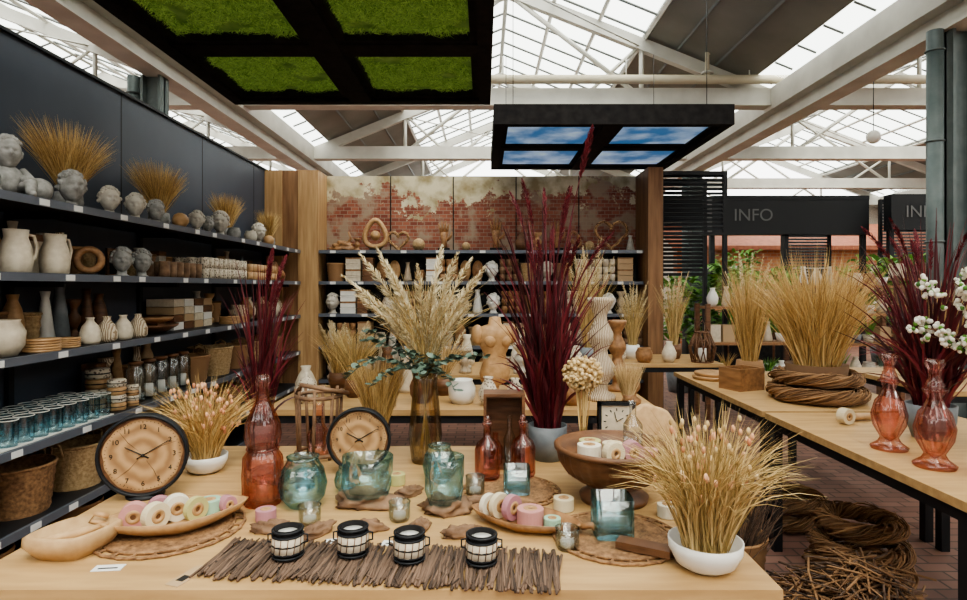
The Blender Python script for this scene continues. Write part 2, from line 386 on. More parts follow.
# ---------------------------------------------------------------- shelving
SZ=[2.006,1.62,1.207,.76,.36]
b=MB()
for z in SZ+[.08]:
    b.bx(-2.70,-2.28,.8,7.42,z-.035,z,black); b.bx(-2.28,-2.262,.8,7.42,z-.04,z+.002,edge)
for y in (.8,2.1,3.4,4.7,6.0,7.38):
    b.bx(-2.718,-2.69,y,y+.04,0,2.0,black)
    for z in SZ: b.bx(-2.70,-2.4,y,y+.03,z-.07,z-.035,black)
for z in SZ:
    y=1.2
    while y<7.3:
        b.bx(-2.262,-2.259,y,y+.07,z-.036,z-.004,paper); y+=U(.25,.6)
b.obj('black_shelving_unit')
b=MB()
BZ=[2.006,1.62,1.22,.82,.4]
for z in BZ:
    b.bx(-2.04,1.98,7.44,7.82,z-.035,z,black); b.bx(-2.04,1.98,7.425,7.44,z-.04,z+.002,edge)
    x=-1.9
    while x<1.9: b.bx(x,x+.07,7.422,7.425,z-.036,z-.004,paper); x+=U(.3,.6)
for x in (-2.04,-1.22,-.4,.42,1.24,1.95): b.bx(x,x+.03,7.78,7.82,0,2.0,black)
b.obj('back_shelving_unit')
# ---------------------------------------------------------------- tables
def table(name,x0,x1,y0,y1,z=.8,ins=.08):
    b=MB(); W,D=x1-x0,y1-y0
    b.bx(0,W,0,D,z-.035,z,oak)
    b.bx(.02,W-.02,.02,.06,z-.085,z-.035,black); b.bx(.02,W-.02,D-.06,D-.02,z-.085,z-.035,black)
    b.bx(.02,.06,.06,D-.06,z-.085,z-.035,black); b.bx(W-.06,W-.02,.06,D-.06,z-.085,z-.035,black)
    for x in (.02,W-.07):
        for y in (.02,D-.07): b.bx(x,x+.05,y,y+.05,0,z-.085,black)
    o=b.obj(name,(x0,y0,0)); return o
table('display_table',-1.33,.742,1.485,2.83)
table('display_table',-1.35,1.08,3.66,4.6)
table('display_table',1.68,2.75,2.08,3.58)
table('display_table',1.68,2.75,3.62,5.3)
table('display_table',1.25,2.35,5.85,6.7)
table('display_table',-1.0,1.1,5.1,6.0)
table('display_table',3.3,4.35,4.3,5.6)
T=.8
# ---------------------------------------------------------------- object makers
def clock(x,y,zc,r,rz):
    b=MB(); h=zc-T
    b.at((0,0,0),rx=pi/2)
    b.lathe([(0,-.02),(r*.96,-.02),(r,-.012),(r,.022),(r*.95,.03),(r*.93,.022),(r*.93,.016)],black,48)
    n=60; b.at((0,0,0))
    def fr(a): return r*(.87+.015*math.sin(5*a)+.012*math.sin(11*a+1)+.008*math.sin(17*a))
    b.add([(0,-.017,0)]+[(r*.94*math.cos(2*pi*i/n),-.017,r*.94*math.sin(2*pi*i/n)) for i in range(n)],[(0,i+1,(i+1)%n+1) for i in range(n)],brownw,False)
    b.add([(0,-.0185,0)]+[(fr(2*pi*i/n)*math.cos(2*pi*i/n),-.0185,fr(2*pi*i/n)*math.sin(2*pi*i/n)) for i in range(n)],[(0,i+1,(i+1)%n+1) for i in range(n)],slice_,False)
    for a in (.4,2.3,3.9,5.2):
        b.tube([(r*.15*math.cos(a),-.0186,r*.15*math.sin(a)),(r*.45*math.cos(a+.06),-.0186,r*.45*math.sin(a+.06)),(r*.8*math.cos(a-.02),-.0186,r*.8*math.sin(a-.02))],[.0004,.001,.0004],brownw,4)
    b.torus(r*.97,.006,black,(0,-.026,0),48,6,'xz')
    for i in range(60):
        a=2*pi*i/60; l=.008 if i%5==0 else .004
        b.tube([(r*.84*math.sin(a),-.019,r*.84*math.cos(a)),((r*.84-l)*math.sin(a),-.019,(r*.84-l)*math.cos(a))],.0009,ink,4)
    for ang,l,w in ((math.radians(300),.45,.003),(math.radians(60),.65,.0022)):
        b.tube([(-.15*r*math.sin(ang),-.023,-.15*r*math.cos(ang)),(r*l*math.sin(ang),-.023,r*l*math.cos(ang))],[w,w*.5],ink,4)
    b.sphere((0,-.023,0),.006,ink,10,6); b.M=None
    b.lathe([(0,0),(.062,0),(.064,.006),(.055,.014),(.02,.02),(.012,.03),(0,.03)],black,28,c=(0,.02,-h))
    b.tube([(0,.03,.02-h),(0,.035,-h*.4),(0,.015,-h*.1)],.009,black,8)
    o=b.obj('wood_slice_clock',(x,y,zc),rz)
    for k in range(1,13):
        a=2*pi*k/12; text(str(k),r*.17,ink,o,(r*.69*math.sin(a),-.020,r*.69*math.cos(a)),name='numeral',ext=.0004)
    return o
def head(b,c,s,m,rz=0,curls=60,seed=1):
    rr=random.Random(seed); keep=b.M
    M=Matrix.Translation(c)@Matrix.Rotation(rz,4,'Z'); b.M=(keep@M) if keep else M
    def fn(d,q):
        x,z=d.x,d.z; fr=max(0,-d.y); k=0
        if fr>0:
            k+=.24*math.exp(-(x/.12)**2-((z+.08)/.16)**2)
            k-=.17*math.exp(-((abs(x)-.32)/.16)**2-((z-.06)/.12)**2)
            k+=.08*math.exp(-((z-.26)/.08)**2)*math.exp(-(x/.5)**2)
            k+=.09*math.exp(-(x/.18)**2-((z+.40)/.05)**2)+.07*math.exp(-(x/.16)**2-((z+.53)/.05)**2)
            k+=.14*math.exp(-(x/.2)**2-((z+.80)/.14)**2); k*=min(1,fr*2)
        w=1-.20*max(0,-z)**1.5
        return Vector((q.x*w,q.y*w-k*s*.5,q.z))
    b.sphere((0,0,.66*s),(.36*s,.43*s,.50*s),m,40,34,fn)
    for sx in (-1,1): b.sphere((sx*.36*s,.02*s,.64*s),(.05*s,.09*s,.12*s),m,8,6)
    b.lathe([(0,0),(.26*s,0),(.27*s,.04*s),(.19*s,.10*s),(.17*s,.25*s),(.2*s,.45*s)],m,20,c=(0,.05*s,0))
    for i in range(curls):
        a=rr.uniform(0,2*pi); fro=max(0,-math.sin(a))
        e=rr.uniform(-.25+fro*1.15,1.4)
        p=(.38*s*math.cos(e)*math.cos(a),.04*s+.42*s*math.cos(e)*math.sin(a),.68*s+.49*s*math.sin(e))
        b.sphere(p,rr.uniform(.065,.095)*s,m,8,6)
    b.M=keep
def bust(x,y,z,s,rz,m,seed): b=MB(); head(b,(0,0,0),s,m,0,75,seed); return b.obj('stone_head_sculpture',(x,y,z),rz)
def bowlpot(b,r,h,m,seg=28): b.lathe([(0,0),(r*.55,0),(r*.8,h*.2),(r*.98,h*.65),(r,h),(r*.95,h),(r*.9,h*.75),(0,h*.72)],m,seg)
def spool(b,c,r,w,m,rz=0,up=False,tilt=0):
    k=b.M; M=Matrix.Translation(c)@Matrix.Rotation(rz,4,'Z')@(Matrix() if up else Matrix.Rotation(pi/2+tilt,4,'X')); b.M=(k@M) if k else M
    b.lathe([(r*.28,-w/2),(r*.93,-w/2),(r*.95,-w/2+.002),(r*.95,w/2-.002),(r*.93,w/2),(r*.28,w/2),(r*.28,-w/2)],m,24,smooth=False)
    for z in (-w/2,w/2-.003): b.lathe([(r*.2,z-.001),(r*.48,z-.001),(r*.50,z+.001),(r*.50,z+.003),(r*.48,z+.0045),(r*.2,z+.0045),(r*.19,z-.001)],tan,20)
    b.lathe([(r*.28,-w/2+.002),(0,-w/2+.003)],brownw,12); b.lathe([(r*.28,w/2-.002),(0,w/2-.003)],brownw,12)
    b.M=k
def leaf(p=1.35): return lambda th,i:1/((abs(math.cos(th))**p+abs(math.sin(th))**p)**(1/p))
def driftw(b,c,d,seed=0,rz=0,m=drift):
    k=b.M; b.M=(k or Matrix())@Matrix.Translation(c)@Matrix.Rotation(rz,4,'Z')
    def fn(dd,q):
        n=noise.noise(dd*2.2+Vector((seed*3.1,0,0))); n2=noise.noise(dd*6+Vector((0,seed,0)))
        q=q*(1+.55*n+.2*n2); q.z=max(q.z,-d[2]*.5); return q
    b.sphere((0,0,d[2]*.5),d,m,28,18,fn); b.M=k
def wreath(b,c,Rr,r,n=40,m=wick,seed=0):
    for i in range(n):
        ph=U(0,2*pi); kk=R.choice((2,3,4)); rr=r*U(.45,1); off=U(-.01,.01); pts=[]
        for j in range(36):
            a=2*pi*j/36; q=ph+kk*a; pts.append((c[0]+(Rr+off+rr*math.cos(q))*math.cos(a),c[1]+(Rr+off+rr*math.cos(q))*math.sin(a),c[2]+r+rr*.9*math.sin(q)))
        b.tube(pts,U(.003,.0055),m,4,closed=True)
    b.torus(Rr,r*.6,m,(c[0],c[1],c[2]+r),36,8)
    for i in range(30):
        a=U(0,2*pi); q=U(0,2*pi); p=Vector((c[0]+(Rr+r*math.cos(q))*math.cos(a),c[1]+(Rr+r*math.cos(q))*math.sin(a),c[2]+r+r*.8*abs(math.sin(q))))
        b.tube([p,p+Vector((-math.sin(a)*.07,math.cos(a)*.07,.015))],.002,m,4)
def basket(b,r0,r1,h,m=seag,c=(0,0,0),handles=True,rows=12,seg=36):
    prof=[(0,0),(r0,0)]
    for i in range(rows+1): prof.append((r0+(r1-r0)*i/rows+(.004 if i%2 else -.002),h*i/rows+.002))
    prof+=[(r1-.012,h),(r0-.012,.01),(0,.01)]
    b.lathe(prof,m,seg,c,fl=lambda th,i:1+.018*math.cos(seg/2*th+pi*i))
    b.torus(r1,.009,m,(c[0],c[1],c[2]+h),28,6)
    if handles:
        for sg in (-1,1):
            b.tube([(c[0]-.05,c[1]+sg*r1,c[2]+h*.85),(c[0]-.045,c[1]+sg*(r1+.02),c[2]+h+.03),(c[0],c[1]+sg*(r1+.025),c[2]+h+.05),(c[0]+.045,c[1]+sg*(r1+.02),c[2]+h+.03),(c[0]+.05,c[1]+sg*r1,c[2]+h*.85)],.007,m,6)
def placemat(x,y,r,z=T):
    b=MB(); prof=[(0,.002)]; n=26
    for i in range(1,n): prof.append((r*.86*i/n,.006 if i%2 else .010))
    prof+=[(r*.88,0)]
    b.lathe(prof,matw,40)
    for i in range(22):
        a=2*pi*i/22; b.torus(r*.13,.004,matw,(r*.88*math.cos(a),r*.88*math.sin(a),.0042),14,5)
    b.torus(r*.995,.0045,matw,(0,0,.0048),40,6); b.torus(r*.86,.005,matw,(0,0,.006),40,6)
    return b.obj('woven_placemat',(x,y,z))
# ---------------------------------------------------------------- MAIN TABLE
clock(-1.21,2.14,.955,.145,.3)
clock(-.50,2.42,.940,.125,.1)
def bottle(b,h=.445,m=gcoral,rad=1.,seg=64):
    k=h/.445; pr=[(0,0),(.058,0),(.066,.015),(.069,.1),(.066,.16),(.05,.185),(.047,.195),(.056,.21),(.061,.24),(.057,.28),(.036,.33),(.022,.36),(.019,.405),(.026,.418),(.026,.43),(.02,.445),(.016,.44),(.016,.37),(.03,.33),(.05,.27),(.04,.2),(.06,.15),(.06,.02),(0,.012)]
    b.lathe([(r*k*rad,z*k) for r,z in pr],m,seg,fl=lambda th,i:1+.03*math.cos(16*th+i*.8))
b=MB(); bottle(b); b.torus(.05,.006,gcoral,(0,0,.192)); b.obj('coral_glass_bottle',(-.765,2.08,T))
b=MB(); bowlpot(b,.085,.07,white); b.tuft(400,.38,.27,grassY,.05,.004,(0,0,.05),droop=.35)
for i in range(100):
    a=U(0,2*pi); q=U(0,.15); b.sphere((q*math.cos(a),q*math.sin(a),U(.14,.36)),(.007,.007,.011),peach,6,5)
b.obj('potted_dried_grass',(-1.13,2.44,T))
b=MB(); bowlpot(b,.097,.075,white,36); b.tuft(700,.42,.24,grassG,.06,.0042,(0,0,.05),seg=6,droop=.4)
for i in range(120):
    a=U(0,2*pi); q=U(0,.14); z=U(.18,.39); p=Vector((q*math.cos(a),q*math.sin(a),z)); b.sphere(p,(.006,.006,.010),peach if i%2 else tanf,6,5)
    b.tube([(p.x*.3,p.y*.3,.06),p],.0009,grassG,4)
b.obj('potted_dried_grass',(.595,1.61,T))
placemat(-.97,1.86,.215)
placemat(.10,2.2,.18); placemat(.40,1.80,.19); placemat(-.80,2.42,.15)
def tray(b,L,Wd,h,m,c=(0,0,0)):
    b.lathe([(0,0),(.6,0),(.9,h*.5),(1,h),(.95,h),(.84,h*.55),(.6,h*.3),(0,h*.3)],m,44,c,leaf(1.5),L,Wd)
b=MB(); tray(b,.21,.13,.05,tan)
for (x,y,r,w,i,a,up) in ((-.115,.0,.042,.034,0,.3,0),(-.06,-.035,.042,.028,1,1.0,0),(-.045,.045,.038,.03,3,.5,0),(.0,.01,.042,.035,4,.6,0),(.05,-.03,.040,.02,5,1.0,0),(.095,.02,.038,.045,2,.2,1),(.145,.0,.028,.03,3,.9,0)):
    spool(b,(x,y,.014+(r*.95 if not up else w/2)),r,w,sp_c[i],a-.5,bool(up))
b.tube([(-.19,0,.045),(-.225,0,.06),(-.215,0,.08),(-.18,0,.065)],.008,tan,8)
b.obj('wooden_tray_with_ribbon_spools',(-.95,1.86,T+.0105),.55)
b=MB(); tray(b,.19,.09,.038,midw)
for (x,y,r,w,i,a,up) in ((-.125,.0,.038,.018,4,1.2,0),(-.088,.0,.042,.018,1,1.2,0),(-.045,.0,.042,.022,3,1.3,0),(.02,-.005,.044,.05,0,.2,1),(.09,.0,.028,.03,2,.5,1)):
    spool(b,(x,y,.012+(r*.95 if not up else w/2)),r,w,sp_c[i],a,bool(up))
b.tube([(.18,0,.03),(.215,0,.04),(.225,0,.03)],.01,midw,8)
b.obj('wooden_tray_with_ribbon_spools',(.13,1.88,T+.0005),-.45)
b=MB(); b.lathe([(0,0),(.7,0),(1,.04),(.98,.065),(.9,.07),(.6,.04),(0,.035)],sand,44,fl=leaf(1.3),sx=.12,sy=.10)
b.tube([(-.10,0,.05),(0,.0,.05),(.10,.02,.055)],[.006,.014,.006],sand,8)
b.obj('wooden_leaf_dish',(-1.16,1.70,T),.6)
for i,(x,y,r,w,c,up) in enumerate(((.27,2.02,.036,.04,1,1),(.60,1.96,.034,.04,4,1),(-.70,1.93,.034,.035,3,1),(.66,2.03,.036,.03,0,0),(-.33,2.28,.034,.04,5,1))):
    b=MB(); spool(b,(0,0,(r*.95 if not up else w/2)+.0015),r,w,sp_c[c],.4,bool(up)); b.obj('ribbon_spool',(x,y,T))
def globe(b,r,h,m,neck=.6,seg=28): b.lathe([(0,0),(r*.55,0),(r*.9,h*.2),(r,h*.45),(r*.85,h*.75),(r*neck,h*.92),(r*(neck+.08),h),(r*neck,h),(r*.8,h*.74),(r*.94,h*.45),(r*.84,h*.2),(0,h*.04)],m,seg)
def put_glass(x,y,kind,r,h,m=gturq,name='glass_vase'):
    b=MB()
    if kind=='globe': globe(b,r,h,m)
    elif kind=='tea':
        b.lathe([(0,0),(r*.8,0),(r,h*.2),(r,h),(r*.92,h),(r*.9,h*.2),(0,h*.1)],m,24); b.torus(r,.0022,m,(0,0,h),20,5); b.lathe([(0,h*.12),(r*.6,h*.12),(r*.6,h*.4),(0,h*.4)],white,14)
    elif kind=='cube':
        b.lathe([(0,0),(r*.95,0),(r,.01),(r,h),(r*.92,h),(r*.9,.02),(0,.02)],m,32,fl=lambda th,i:1/max(abs(math.cos(th)),abs(math.sin(th)))**.8)
    elif kind=='melt':
        driftw(b,(0,0,0),(r*1.25,r*.8,.035),seed=x*9)
        b.at((0,0,.035)); b.lathe([(0,0),(r*.8,0),(r*1.0,h*.3),(r,h*.7),(r*1.06,h),(r*.98,h),(r*.93,h*.6),(r*.7,h*.1),(0,h*.06)],m,36,fl=lambda th,i:1+.09*math.cos(3*th+i)+.05*math.cos(5*th)); b.M=None
    return b.obj(name,(x,y,T))
put_glass(-.62,2.06,'globe',.082,.17)
put_glass(-.40,2.07,'melt',.082,.13,name='glass_vase_on_driftwood')
put_glass(-.13,2.0,'melt',.062,.15,name='glass_vase_on_driftwood')
put_glass(-.17,2.32,'globe',.066,.14)
put_glass(-.50,2.21,'globe',.05,.09)
put_glass(-.55,1.90,'tea',.034,.06,gclear,'tealight_glass'); put_glass(-.27,1.93,'tea',.034,.06,gclear,'tealight_glass'); put_glass(-.66,2.22,'tea',.036,.07,gturq,'tealight_glass'); put_glass(.24,1.72,'tea',.034,.06,gclear,'tealight_glass'); put_glass(-.03,2.16,'tea',.034,.07,gclear,'tealight_glass')
o=put_glass(.12,2.17,'cube',.048,.09); o.location.z=T+.011
o=put_glass(.385,1.80,'cube',.058,.115); o.location.z=T+.011
for i,(x,y,a) in enumerate(((-.36,1.84,.3),(-.5,1.82,1.),(-.07,1.80,.2),(-.27,2.15,.8),(-.65,1.84,.1),(-.02,2.05,.5),(-.20,1.84,1.2))):
    b=MB(); driftw(b,(0,0,0),(.055,.022,.024),seed=i+5); b.obj('driftwood_piece',(x,y,T),a)
b=MB(); b.box((0,0,.012),(.15,.05,.02),brownw); b.obj('wooden_block',(.45,1.68,T+.0105),-.5)
b=MB()
for i in range(300):
    x=-.47+.94*i/299; y0=-.10+U(-.025,.02); y1=.10+U(-.02,.025); s=U(-.012,.012)
    b.tube([(x+s,y0,.005+U(0,.004)),(x+U(-.005,.005),U(-.02,.02),.008+U(0,.003)),(x-s,y1,.005+U(0,.004))],U(.0028,.0046),twig,5)
for i in range(60):
    x=U(-.46,.46); s=R.choice((-1,1)); b.tube([(x,s*U(.04,.09),.012),(x+U(-.02,.02),s*U(.09,.125),.012)],.0025,twig,4)
b.obj('twig_table_runner',(-.27,1.615,T),-.085)
def cup(x,y,z):
    b=MB(); r=.036; h=.078
    b.lathe([(0,0),(r,0),(r,h),(r*.9,h),(r*.9,.05),(0,.05)],blk2,24)
    b.lathe([(r+.001,h*.20),(r+.006,h*.22),(r+.006,h*.74),(r+.001,h*.76)],cream,24,fl=lambda th,i:1+.02*math.cos(12*th))
    for i in range(14):
        a=2*pi*i/14; b.tube([((r+.0065)*math.cos(a),(r+.0065)*math.sin(a),h*.22),((r+.0065)*math.cos(a+.12),(r+.0065)*math.sin(a+.12),h*.74)],.0012,brownw,4)
    for zz in (.005,h*.2,h*.47,h*.77,h-.004): b.torus(r+.004,.0035,black,(0,0,zz),24,6)
    b.lathe([(0,.05),(r*.8,.05),(r*.8,.066),(0,.066)],white,18)
    for sg in (-1,1): b.tube([(sg*r,0,h*.8),(sg*(r+.018),0,h*.75),(sg*(r+.018),0,h*.5),(sg*r,0,h*.45)],.0025,black,6)
    b.obj('candle_holder_cup',(x,y,z))
cup(-.535,1.64,T+.0155); cup(-.36,1.655,T+.0155); cup(-.20,1.62,T+.0155); cup(-.005,1.605,T+.0155)
for i,(x,y,a) in enumerate(((-.43,1.77,.2),(-.26,1.75,-.2),(-.58,1.755,.3),(.01,1.75,-.4),(-1.0,1.60,.1))):
    b=MB(); b.box((0,0,.001),(.075,.035,.0015),paper); b.box((0,-.004,.0022),(.05,.006,.0006),ink); b.obj('price_label',(x,y,T),a)
b=MB(); b.poly([(-.02,-.06),(.02,-.06),(.02,.04),(.01,.055),(-.01,.055),(-.02,.04)],0,.002,kraft); b.tube([(0,.045,.002),(0,.075,.004)],.001,white,4); b.box((0,-.02,.0023),(.022,.03,.0004),ink); b.obj('kraft_price_tag',(-.765,1.56,T),-.3)
b=MB()
b.lathe([(0,0),(.115,0),(.12,.02),(.075,.04),(.07,.06),(.12,.07),(.165,.10),(.19,.14),(.198,.18),(.205,.19),(.19,.195),(.18,.17),(.12,.14),(0,.13)],brownw,96,fl=lambda th,i:1+(.022*math.cos(32*th) if 4<i<9 else 0))
b.torus(.2,.011,brownw,(0,0,.188),40,6)
for (x,y,r,w,i,a,up) in ((-.09,-.02,.044,.05,4,.3,1),(-.02,-.09,.040,.03,1,.4,0),(.05,-.06,.038,.04,3,.2,0),(-.07,.08,.042,.04,5,.2,1),(0,.02,.038,.045,1,.2,1),(.12,-.01,.034,.03,0,.8,1)):
    spool(b,(x,y,.150+(r*.95 if not up else w/2)),r,w,sp_c[i],a,bool(up))
b.at((.09,.09,.145)); b.lathe([(0,0),(.035,0),(.035,.1),(.012,.13),(.012,.18),(.016,.185)],gclear,20); b.M=None
b.obj('wooden_pedestal_bowl',(.46,2.12,T))
for x,y in ((.015,2.33),(.155,2.36)):
    b=MB(); b.lathe([(0,0),(.045,0),(.049,.01),(.049,.11),(.04,.135),(.016,.155),(.014,.2),(.02,.205),(.02,.215),(.012,.217),(.012,.16),(.043,.12),(.043,.015),(0,.012)],gcoral,28); b.sphere((0,0,.228),.014,gcoral,10,8); b.obj('coral_glass_flask',(x,y,T+.0105))
b=MB(); W=.17;D=.12;H=.31
for a in ((0,.012,0,D,0,H),(W-.012,W,0,D,0,H),(.012,W-.012,0,D,0,.012),(.012,W-.012,0,D,H-.012,H),(.012,W-.012,D-.008,D,.012,H-.012)): b.bx(*a,brownw)
b.at((.05,.05,.012)); b.lathe([(0,0),(.028,0),(.03,.07),(.012,.1),(.012,.13)],gcoral,16); b.at((.11,.06,.012)); b.lathe([(0,0),(.02,0),(.026,.1),(.01,.14),(.01,.2)],gclear,16); b.M=None
b.obj('wooden_display_box',(.0,2.46,T))
b=MB()
for i in range(8):
    a=2*pi*i/8; b.tube([(.09*math.cos(a),.09*math.sin(a),0),(.10*math.cos(a+.1),.10*math.sin(a+.1),.30)],.0075,drift,6)
for z in (.02,.27): b.torus(.098,.009,drift,(0,0,z),24,6)
b.tube([(-.1,0,.27),(-.05,-.09,.33),(.06,-.09,.31),(.13,0,.28)],.010,drift,6)
b.lathe([(0,.0),(.045,.0),(.05,.1),(.02,.15),(.018,.22),(.024,.23)],gcoral,24)
b.obj('driftwood_vase_holder',(-.73,2.66,T))
# bouquet
b=MB(); b.lathe([(0,0),(.055,0),(.06,.01),(.072,.12),(.06,.25),(.05,.34),(.058,.385),(.053,.385),(.045,.34),(.055,.25),(.066,.12),(.053,.015),(0,.01)],gbrown,32)
def stem(az,lean,L,b0=.30,seg=7,pw=1.7,dz=0):
    d=Vector((math.cos(az),math.sin(az),0)); return [Vector((d.x*.02*(i/seg),d.y*.02*(i/seg),b0))+d*lean*((i/seg)**pw)+Vector((0,0,L*(i/seg)-dz*(i/seg)**3)) for i in range(seg+1)]
for i in range(16):
    az=2*pi*i/16+U(-.2,.2); b.tube([(-.03*math.cos(az),-.03*math.sin(az),.02),(.02*math.cos(az),.02*math.sin(az),.37)],.002,grassG,4)
for az,le,L in ((pi,.34,.46),(pi-.3,.30,.56),(pi+.4,.28,.38),(pi-.15,.20,.58),(pi+.2,.16,.53),(-1.7,.12,.5),(-1.3,.16,.42),(0,.12,.56),(.3,.19,.54),(-.3,.22,.44),(1.2,.15,.60),(-.6,.22,.34),(-2.3,.22,.34),(.1,.24,.50)):
    b.plume(stem(az,le,L,.34),.032,pamp,280,.3,grassY)
b.tuft(200,.50,.30,grassG,.03,.004,(0,0,.36),droop=.2)
def eucs(b,pts,n=26,s=.028,m=euc):
    b.tube(pts,.0018,m,4); N=len(pts)-1
    for i in range(n):
        t=.15+.85*i/n; q=t*N; k=min(int(q),N-1); p=pts[k].lerp(pts[k+1],q-k); a=U(0,2*pi)
        o=Vector((math.cos(a),math.sin(a),U(-.4,.5))).normalized(); w=o.cross(Vector((0,0,1))).normalized()+Vector((0,0,U(-.8,.8))); w.normalize(); l=s*U(.7,1.1)
        b.add([p,p+o*l*.4+w*l*.38,p+o*l*.8+w*l*.32,p+o*l,p+o*l*.8-w*l*.32,p+o*l*.4-w*l*.38],[(0,1,2,3,4,5)],m)
for az,le,L,dz in ((pi,.30,.16,.12),(pi+.3,.26,.26,.1),(pi-.4,.3,.30,.12),(-1.6,.2,.14,.12),(-1.9,.18,.22,.12),(-.5,.22,.18,.1),(0,.24,.16,.08),(-2.4,.26,.12,.14),(pi,.22,.36,.05),(-1.2,.2,.22,.16),(-2.8,.32,.2,.2),(-.9,.2,.1,.14)):
    eucs(b,stem(az,le,L,.37,7,1.1,dz),34,.036)
b.obj('pampas_bouquet_in_vase',(-.25,2.58,T))
b=MB(); b.lathe([(0,0),(.04,0),(.055,.05),(.05,.1),(.04,.12),(.036,.12),(0,.1)],white,24); b.tuft(700,.33,.13,grassY,.035,.0038,(0,0,.11),hv=.25,pw=1.3)
b.obj('potted_wheat_grass',(-.47,2.68,T))
def burg(name,x,y,z,h,spread,n,pot,fox=5,pr=.09,ph=.15,w=.011,tall=None):
    b=MB(); b.lathe([(0,0),(pr*.7,0),(pr*.95,ph*.5),(pr,ph),(pr*.93,ph),(pr*.9,ph*.85),(0,ph*.85)],pot,28)
    b.tuft(n,h,spread,grassR,pr*.6,w,(0,0,ph*.8),seg=8,hv=.6,pw=1.8,droop=.22)
    b.tuft(n//3,h*.55,spread*1.1,grassR,pr*.6,w,(0,0,ph*.8),seg=7,hv=.5,pw=1.6,droop=.45)
    for i in range(fox):
        az=U(0,2*pi); le=spread*U(.3,1.05); L=h*U(.8,1.1); d=Vector((math.cos(az),math.sin(az),0))
        pts=[Vector((0,0,ph*.8))+d*le*((k/8)**2.0)+Vector((0,0,L*(k/8-.10*(k/8)**5))) for k in range(9)]
        b.plume(pts,.015,foxr,240,.76,grassR,hl=1.3)
    if tall:
        pts=[Vector((0,0,ph))+Vector((tall[0]*(k/8)**1.8,tall[1]*(k/8)**1.6,tall[2]*k/8)) for k in range(9)]
        b.plume(pts,.02,foxr,320,.84,grassR,hl=1.3)
    return b.obj(name,(x,y,z))
burg('potted_burgundy_grass',.28,2.62,T,1.10,.28,150,greyp,12,.085,.15,.014,(.16,-.2,1.25))
burg('potted_burgundy_grass',-1.0,2.70,T,.84,.17,100,greyp,6,.07,.14,.011)
burg('potted_burgundy_grass',2.22,2.98,T,1.08,.36,200,greyp,11,.11,.17,.014)
b=MB(); b.lathe([(0,0),(.03,0),(.034,.1),(.015,.16),(.018,.19)],gclear,20)
for i in range(18):
    a=U(0,2*pi); q=U(0,.04); b.tube([(0,0,.03),(q*math.cos(a),q*math.sin(a),.34)],.0022,grassY,4)
n=0
while n<460:
    v=Vector((U(-1,1),U(-1,1),U(-1,1)))
    if v.length>1 or v.length<.55: continue
    n+=1; b.sphere((v.x*.078,v.y*.078,.40+v.z*.07),U(.006,.010),tanf,7,5)
b.sphere((0,0,.40),(.055,.055,.05),tanf,12,8)
b.obj('dried_flower_bunch',(.40,2.42,T))
b=MB(); s=.078; b.bx(-s,s,-.012,.015,.10,.10+2*s,cream)
for a in ((-s,-s+.012,-.02,.02,.10,.256),(s-.012,s,-.02,.02,.10,.256),(-s,s,-.02,.02,.09,.102),(-s,s,-.02,.02,.244,.256)): b.bx(*a,black)
for i in range(12):
    a=2*pi*i/12; b.tube([(.056*math.sin(a),-.013,.175+.056*math.cos(a)),(.045*math.sin(a),-.013,.175+.045*math.cos(a))],.0022,ink,4)
b.tube([(0,-.015,.175),(.028,-.015,.19)],.002,ink,4); b.tube([(0,-.015,.175),(-.01,-.015,.215)],.0015,ink,4)
for x in (-.06,.06): b.tube([(x,0,0),(x,0,.1)],.006,black,6)
b.bx(-.08,.08,-.03,.03,0,.01,black); b.obj('square_table_clock',(.57,2.58,T))
b=MB(); b.lathe([(0,0),(.04,0),(.03,.05),(.035,.15),(.02,.24),(.03,.26),(0,.25)],midw,20); b.tuft(340,.17,.07,tanf,.02,.003,(0,0,.24),pw=1.1,hv=.15); b.obj('dried_brush_bunch_in_vase',(.66,2.74,T))
b=MB(); b.at((0,0,.17),rx=pi/2); b.lathe([(0,-.012),(.10,-.012),(.112,-.006),(.112,.006),(.10,.012),(0,.012)],sand,30,fl=lambda th,i:1+.05*math.cos(3*th)+.03*math.cos(7*th)); b.M=None; b.bx(-.05,.05,-.03,.03,0,.02,brownw); b.tube([(0,0,.02),(0,0,.08)],.008,black,6); b.obj('wooden_disc_sculpture',(.665,2.4,T),.2)
# ---------------------------------------------------------------- MIDDLE TABLES
def simple(name,prof,m,loc,seg=28,sc=1,fl=None,rz=0):
    b=MB(); b.lathe([(r*sc,z*sc) for r,z in prof],m,seg,fl=fl); return b.obj(name,loc,rz)
V_A=[(0,0),(.05,0),(.085,.06),(.09,.12),(.06,.19),(.035,.23),(.045,.26),(.04,.26),(.03,.23),(0,.2)]
V_B=[(0,0),(.06,0),(.075,.03),(.04,.2),(.03,.24),(.04,.28),(.035,.28),(0,.25)]
V_C=[(0,0),(.07,0),(.1,.05),(.105,.12),(.08,.17),(.085,.18),(.075,.18),(0,.12)]
V_D=[(0,0),(.06,0),(.06,.03),(.03,.05),(.03,.07),(.055,.10),(.055,.13),(.03,.16),(.03,.18),(.06,.21),(.065,.23),(0,.23)]
CS=[(0,0),(.10,0),(.10,.03),(.05,.06),(.045,.10),(.095,.17),(.10,.22),(.05,.30),(.045,.33),(.085,.40),(.085,.44),(.045,.52),(.04,.56),(.07,.62),(.09,.66),(.085,.68),(0,.68)]
simple('carved_candlestick',CS,beigeP,(.78,4.0,T),sc=1.0)
simple('carved_candlestick',CS,midw,(.97,4.35,T),sc=.75)
simple('ceramic_vase',V_C,white,(-.14,3.88,T),sc=.85)
simple('patterned_vase',V_A,bw,(.03,3.8,T),sc=.7); simple('patterned_vase',V_A,bw,(.2,3.82,T),sc=.65)
